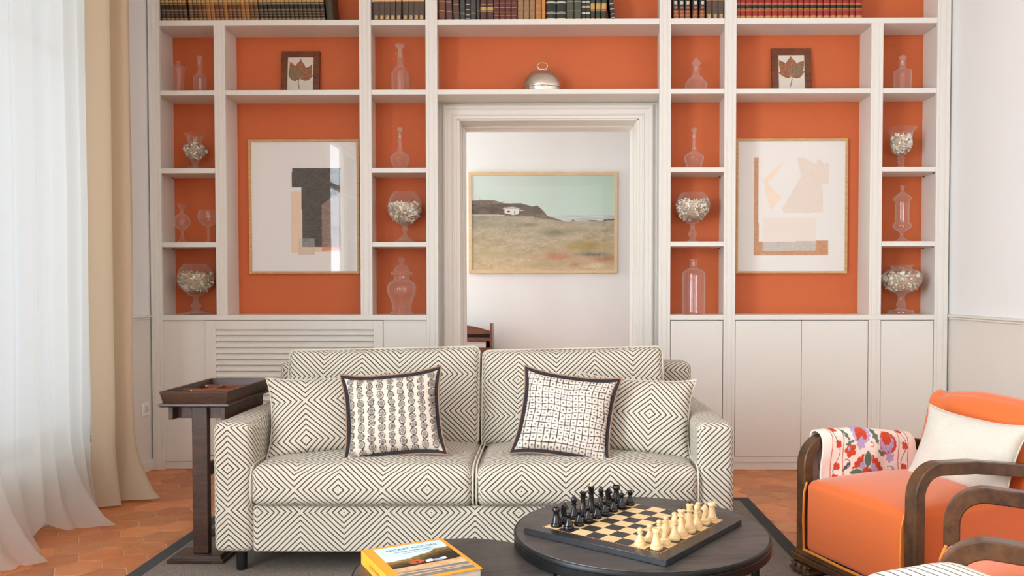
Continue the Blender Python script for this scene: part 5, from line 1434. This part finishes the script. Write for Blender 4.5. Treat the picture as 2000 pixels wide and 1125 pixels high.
# embroidered throw over the far arm of the first chair
def throw_fn(u, v):
    """u along the arm (0 front), v down the inner face (0 at the arm top, 1 bottom)"""
    x = 300+u*600; y = 300+v*285
    c = np.tile(np.array([232., 218, 206]), (len(x), 1))
    red = np.array([196, 76, 52.]); lav = np.array([178, 160, 196.]); grn = np.array([96, 116, 100.]); drk = np.array([82, 88, 88.])
    n = (vnoise(x/3.0, y/3.0, 61)-.5)*26
    def put(k, col_): c[k] = col_[None]+n[k][:, None]
    for xx in (358, 430, 790, 850): put(np.abs(x-xx-4*np.sin(y/40)) < 2.3, red)
    for xc in (392, 822):   # vine borders
        put(np.abs(x-(xc+16*np.sin(y/285*2*pi*1.5+(0 if xc < 500 else 1.5)))) < 2.2, drk)
        for yy in (310, 388, 500, 560):
            for dx, dy in ((-7, -9), (7, -5), (-6, 9), (8, 8)): put(np.hypot(x-xc+5*sin(yy)-dx, (y-yy-dy)*1.0) < 11, red)
    def scal(cx, cy, R, k=14, a=.10): 
        th = np.arctan2(y-cy, x-cx); return np.hypot(x-cx, y-cy) < R*(1+a*np.abs(np.sin(th*k/2)))
    # large half flower
    put(scal(585, 560, 104, 22, .10), red); put(scal(585, 560, 72, 16, .14), lav)
    for cx, cy, a_, L, w_ in ((587, 475, pi/2, 46, 22), (512, 540, .12, 44, 20), (648, 575, .18, 44, 18)):
        for s_, cc in ((1.22, np.array([232., 218, 206])), (1.0, grn)):
            dx, dy = x-cx, y-cy; p = dx*cos(a_)+dy*sin(a_); q = -dx*sin(a_)+dy*cos(a_)
            put(np.abs(q) < w_*s_*(1-np.clip(np.abs(p)/(L*s_), 0, 1)**2), cc)
    put(scal(580, 548, 27, 6, .3), red); put(np.hypot(x-580, y-548) < 9, lav)
    # round blossoms
    put(scal(548, 342, 52, 14, .12), lav); put(scal(546, 352, 34, 9, .15), red); put(np.hypot(x-546, y-372) < 10, lav)
    put(scal(714, 385, 55, 18, .08), red); put(scal(708, 382, 44, 10, .12), lav); put(scal(706, 360, 30, 8, .15), red)
    put(scal(472, 424, 26, 5, .45), red); put(np.hypot(x-462, y-414) < 9, lav)
    put(scal(540, 398, 20, 5, .5), lav); put(scal(735, 455, 20, 6, .5), lav)
    # feathery leaves
    for cx, cy, a_, L, w_ in ((630, 350, 1.2, 50, 15), (450, 345, 1.0, 40, 10), (470, 385, 2.8, 34, 8), (672, 436, .6, 32, 11), (450, 505, 2.3, 34, 9), (742, 545, 2.0, 38, 12)):
        dx, dy = x-cx, y-cy; p = dx*cos(a_)+dy*sin(a_); q = -dx*sin(a_)+dy*cos(a_)
        put(np.abs(q) < w_*(1-np.clip(np.abs(p)/L, 0, 1)**2)*(1+.35*np.sin(p/4)), grn if cy < 480 else drk)
    for cx, cy, R in ((606, 398, 12), (738, 530, 30), (450, 490, 22)):
        d = np.hypot(x-cx, y-cy); put((np.abs(d-R) < 2.2) & ((x-cx) > -R*.6), drk if R > 15 else red)
    return c
r = ch1
W_ = .049/2+.006
prof = [(a_, b_-.021) for a_, b_ in [(.034, .385), (.030, .42), (.032, .46), (.036, .50), (.036, .54), (.030, .572), (.014, .590), (-.010, .592), (-.032, .580), (-.040, .55), (-.042, .50), (-.044, .45), (-.046, .40), (-.05, .34)]]
pp = smooth_prof([(a+1, b) for a, b in prof], 13); pp = [(a-1, b) for a, b in pp]
L = [0.0]
for i in range(1, len(pp)): L.append(L[-1]+math.hypot(pp[i][0]-pp[i-1][0], pp[i][1]-pp[i-1][1]))
ny = 250; rows = []; us = []; vs = []
i_top = max(range(len(pp)), key=lambda i: pp[i][1])
for i, (dx, z) in enumerate(pp):
    row = []
    for j in range(ny+1):
        u = j/ny; y = .055+u*.475-(.012*noise.noise(Vector((z*9, 1, 5)))+.02*(.58-z if z < .58 else 0)*(1 if u < .5 else -.5))
        arm = 0 if y < .25 else -(y-.25)*.13
        wv = .006*noise.noise(Vector((y*14, z*9, 2)))+.010*sin(y*21+z*7)*max(0, (.56-z)/.2)
        row.append((-.287+dx*1.0+(wv if dx > 0 else -wv), y, z+arm+.004*noise.noise(Vector((y*9, dx*30, 8)))))
        us.append(u); vs.append((L[i_top]-L[i])/(L[i_top]-L[0]) if i <= i_top else (L[i]-L[i_top])/(L[-1]-L[i_top]))
    rows.append(row)
m = MB(); m.grid(rows)
o = m.build('embroidered_throw', painted('embroidered_cotton', .95, .06, 500, .1), None, ang=180)
set_col(o.data, srgb2lin(throw_fn(np.array(us), np.array(vs)*.98+.01)))
o.location = ch1.location; o.rotation_euler = ch1.rotation_euler
sd = o.modifiers.new('thickness', 'SOLIDIFY'); sd.thickness = .007; sd.offset = 1
tag(o, 'white throw embroidered with red and lavender flowers, draped over the armchair arm', 'throw')

# white pillow on the first chair
m, out = knife(.40, .285, .058, 46, .45, 17, pull=.07, wr=.007, ears=.012)
R3 = Matrix.Rotation(radians(-69.3), 4, 'Z')
pos = Vector(ch1.location)+R3.to_3x3() @ Vector((.085, .39, .400))
r = place_pillow('white_pillow', 'plain white textured pillow leaning on the orange armchair back', pos.x, pos.y, pos.z, radians(24), radians(-69.3+10), radians(4))
t = NT('ribbed_white_cotton'); co = t.coord('Object'); wv = t.n.new('ShaderNodeTexWave'); wv.bands_direction = 'Z'; wv.inputs['Scale'].default_value = 70; wv.inputs['Distortion'].default_value = 1.5; t.link(co, wv.inputs['Vector'])
n1 = t.noise(co, 400, 2); t.base(t.mix(n1, lin((190, 182, 168)), lin((216, 209, 197))), .95, spec=.15); t.bump(t.math('ADD', wv.outputs['Fac'], n1), .35, .0015)
m.build('pillow_cover', t.m, r, weld=True, ang=80); edge_seam(out, .003, t.m, r)

# striped pouf at the lower right corner
t = NT('striped_ticking'); co = t.coord('Object'); sp = t.n.new('ShaderNodeSeparateXYZ'); t.link(co, sp.inputs[0])
s1 = t.math('ABSOLUTE', t.math('SUBTRACT', t.math('FRACT', t.math('MULTIPLY', sp.outputs[0], 46)), .5))
ln = t.math('LESS_THAN', s1, .09); n1 = t.noise(co, 400, 2)
t.base(t.mix(ln, t.mix(n1, lin((216, 208, 196)), lin((236, 230, 220))), lin((92, 86, 84))), .95, spec=.1); t.bump(n1, .4, .0012)
m = softbox(-.15, .15, -.15, .15, .0, .552, .06, (.01, .01, .01, .01, 0, .016), (12, 12, 12), 50, .004)
r = thing('pouf', 'white grey-striped pouf cut off by the photo\'s lower edge, in front of the armchairs', 'pouf', (.806, 1.612, RZ+.005), radians(18.4))
m.build('pouf_cover', t.m, r, weld=True, ang=80)
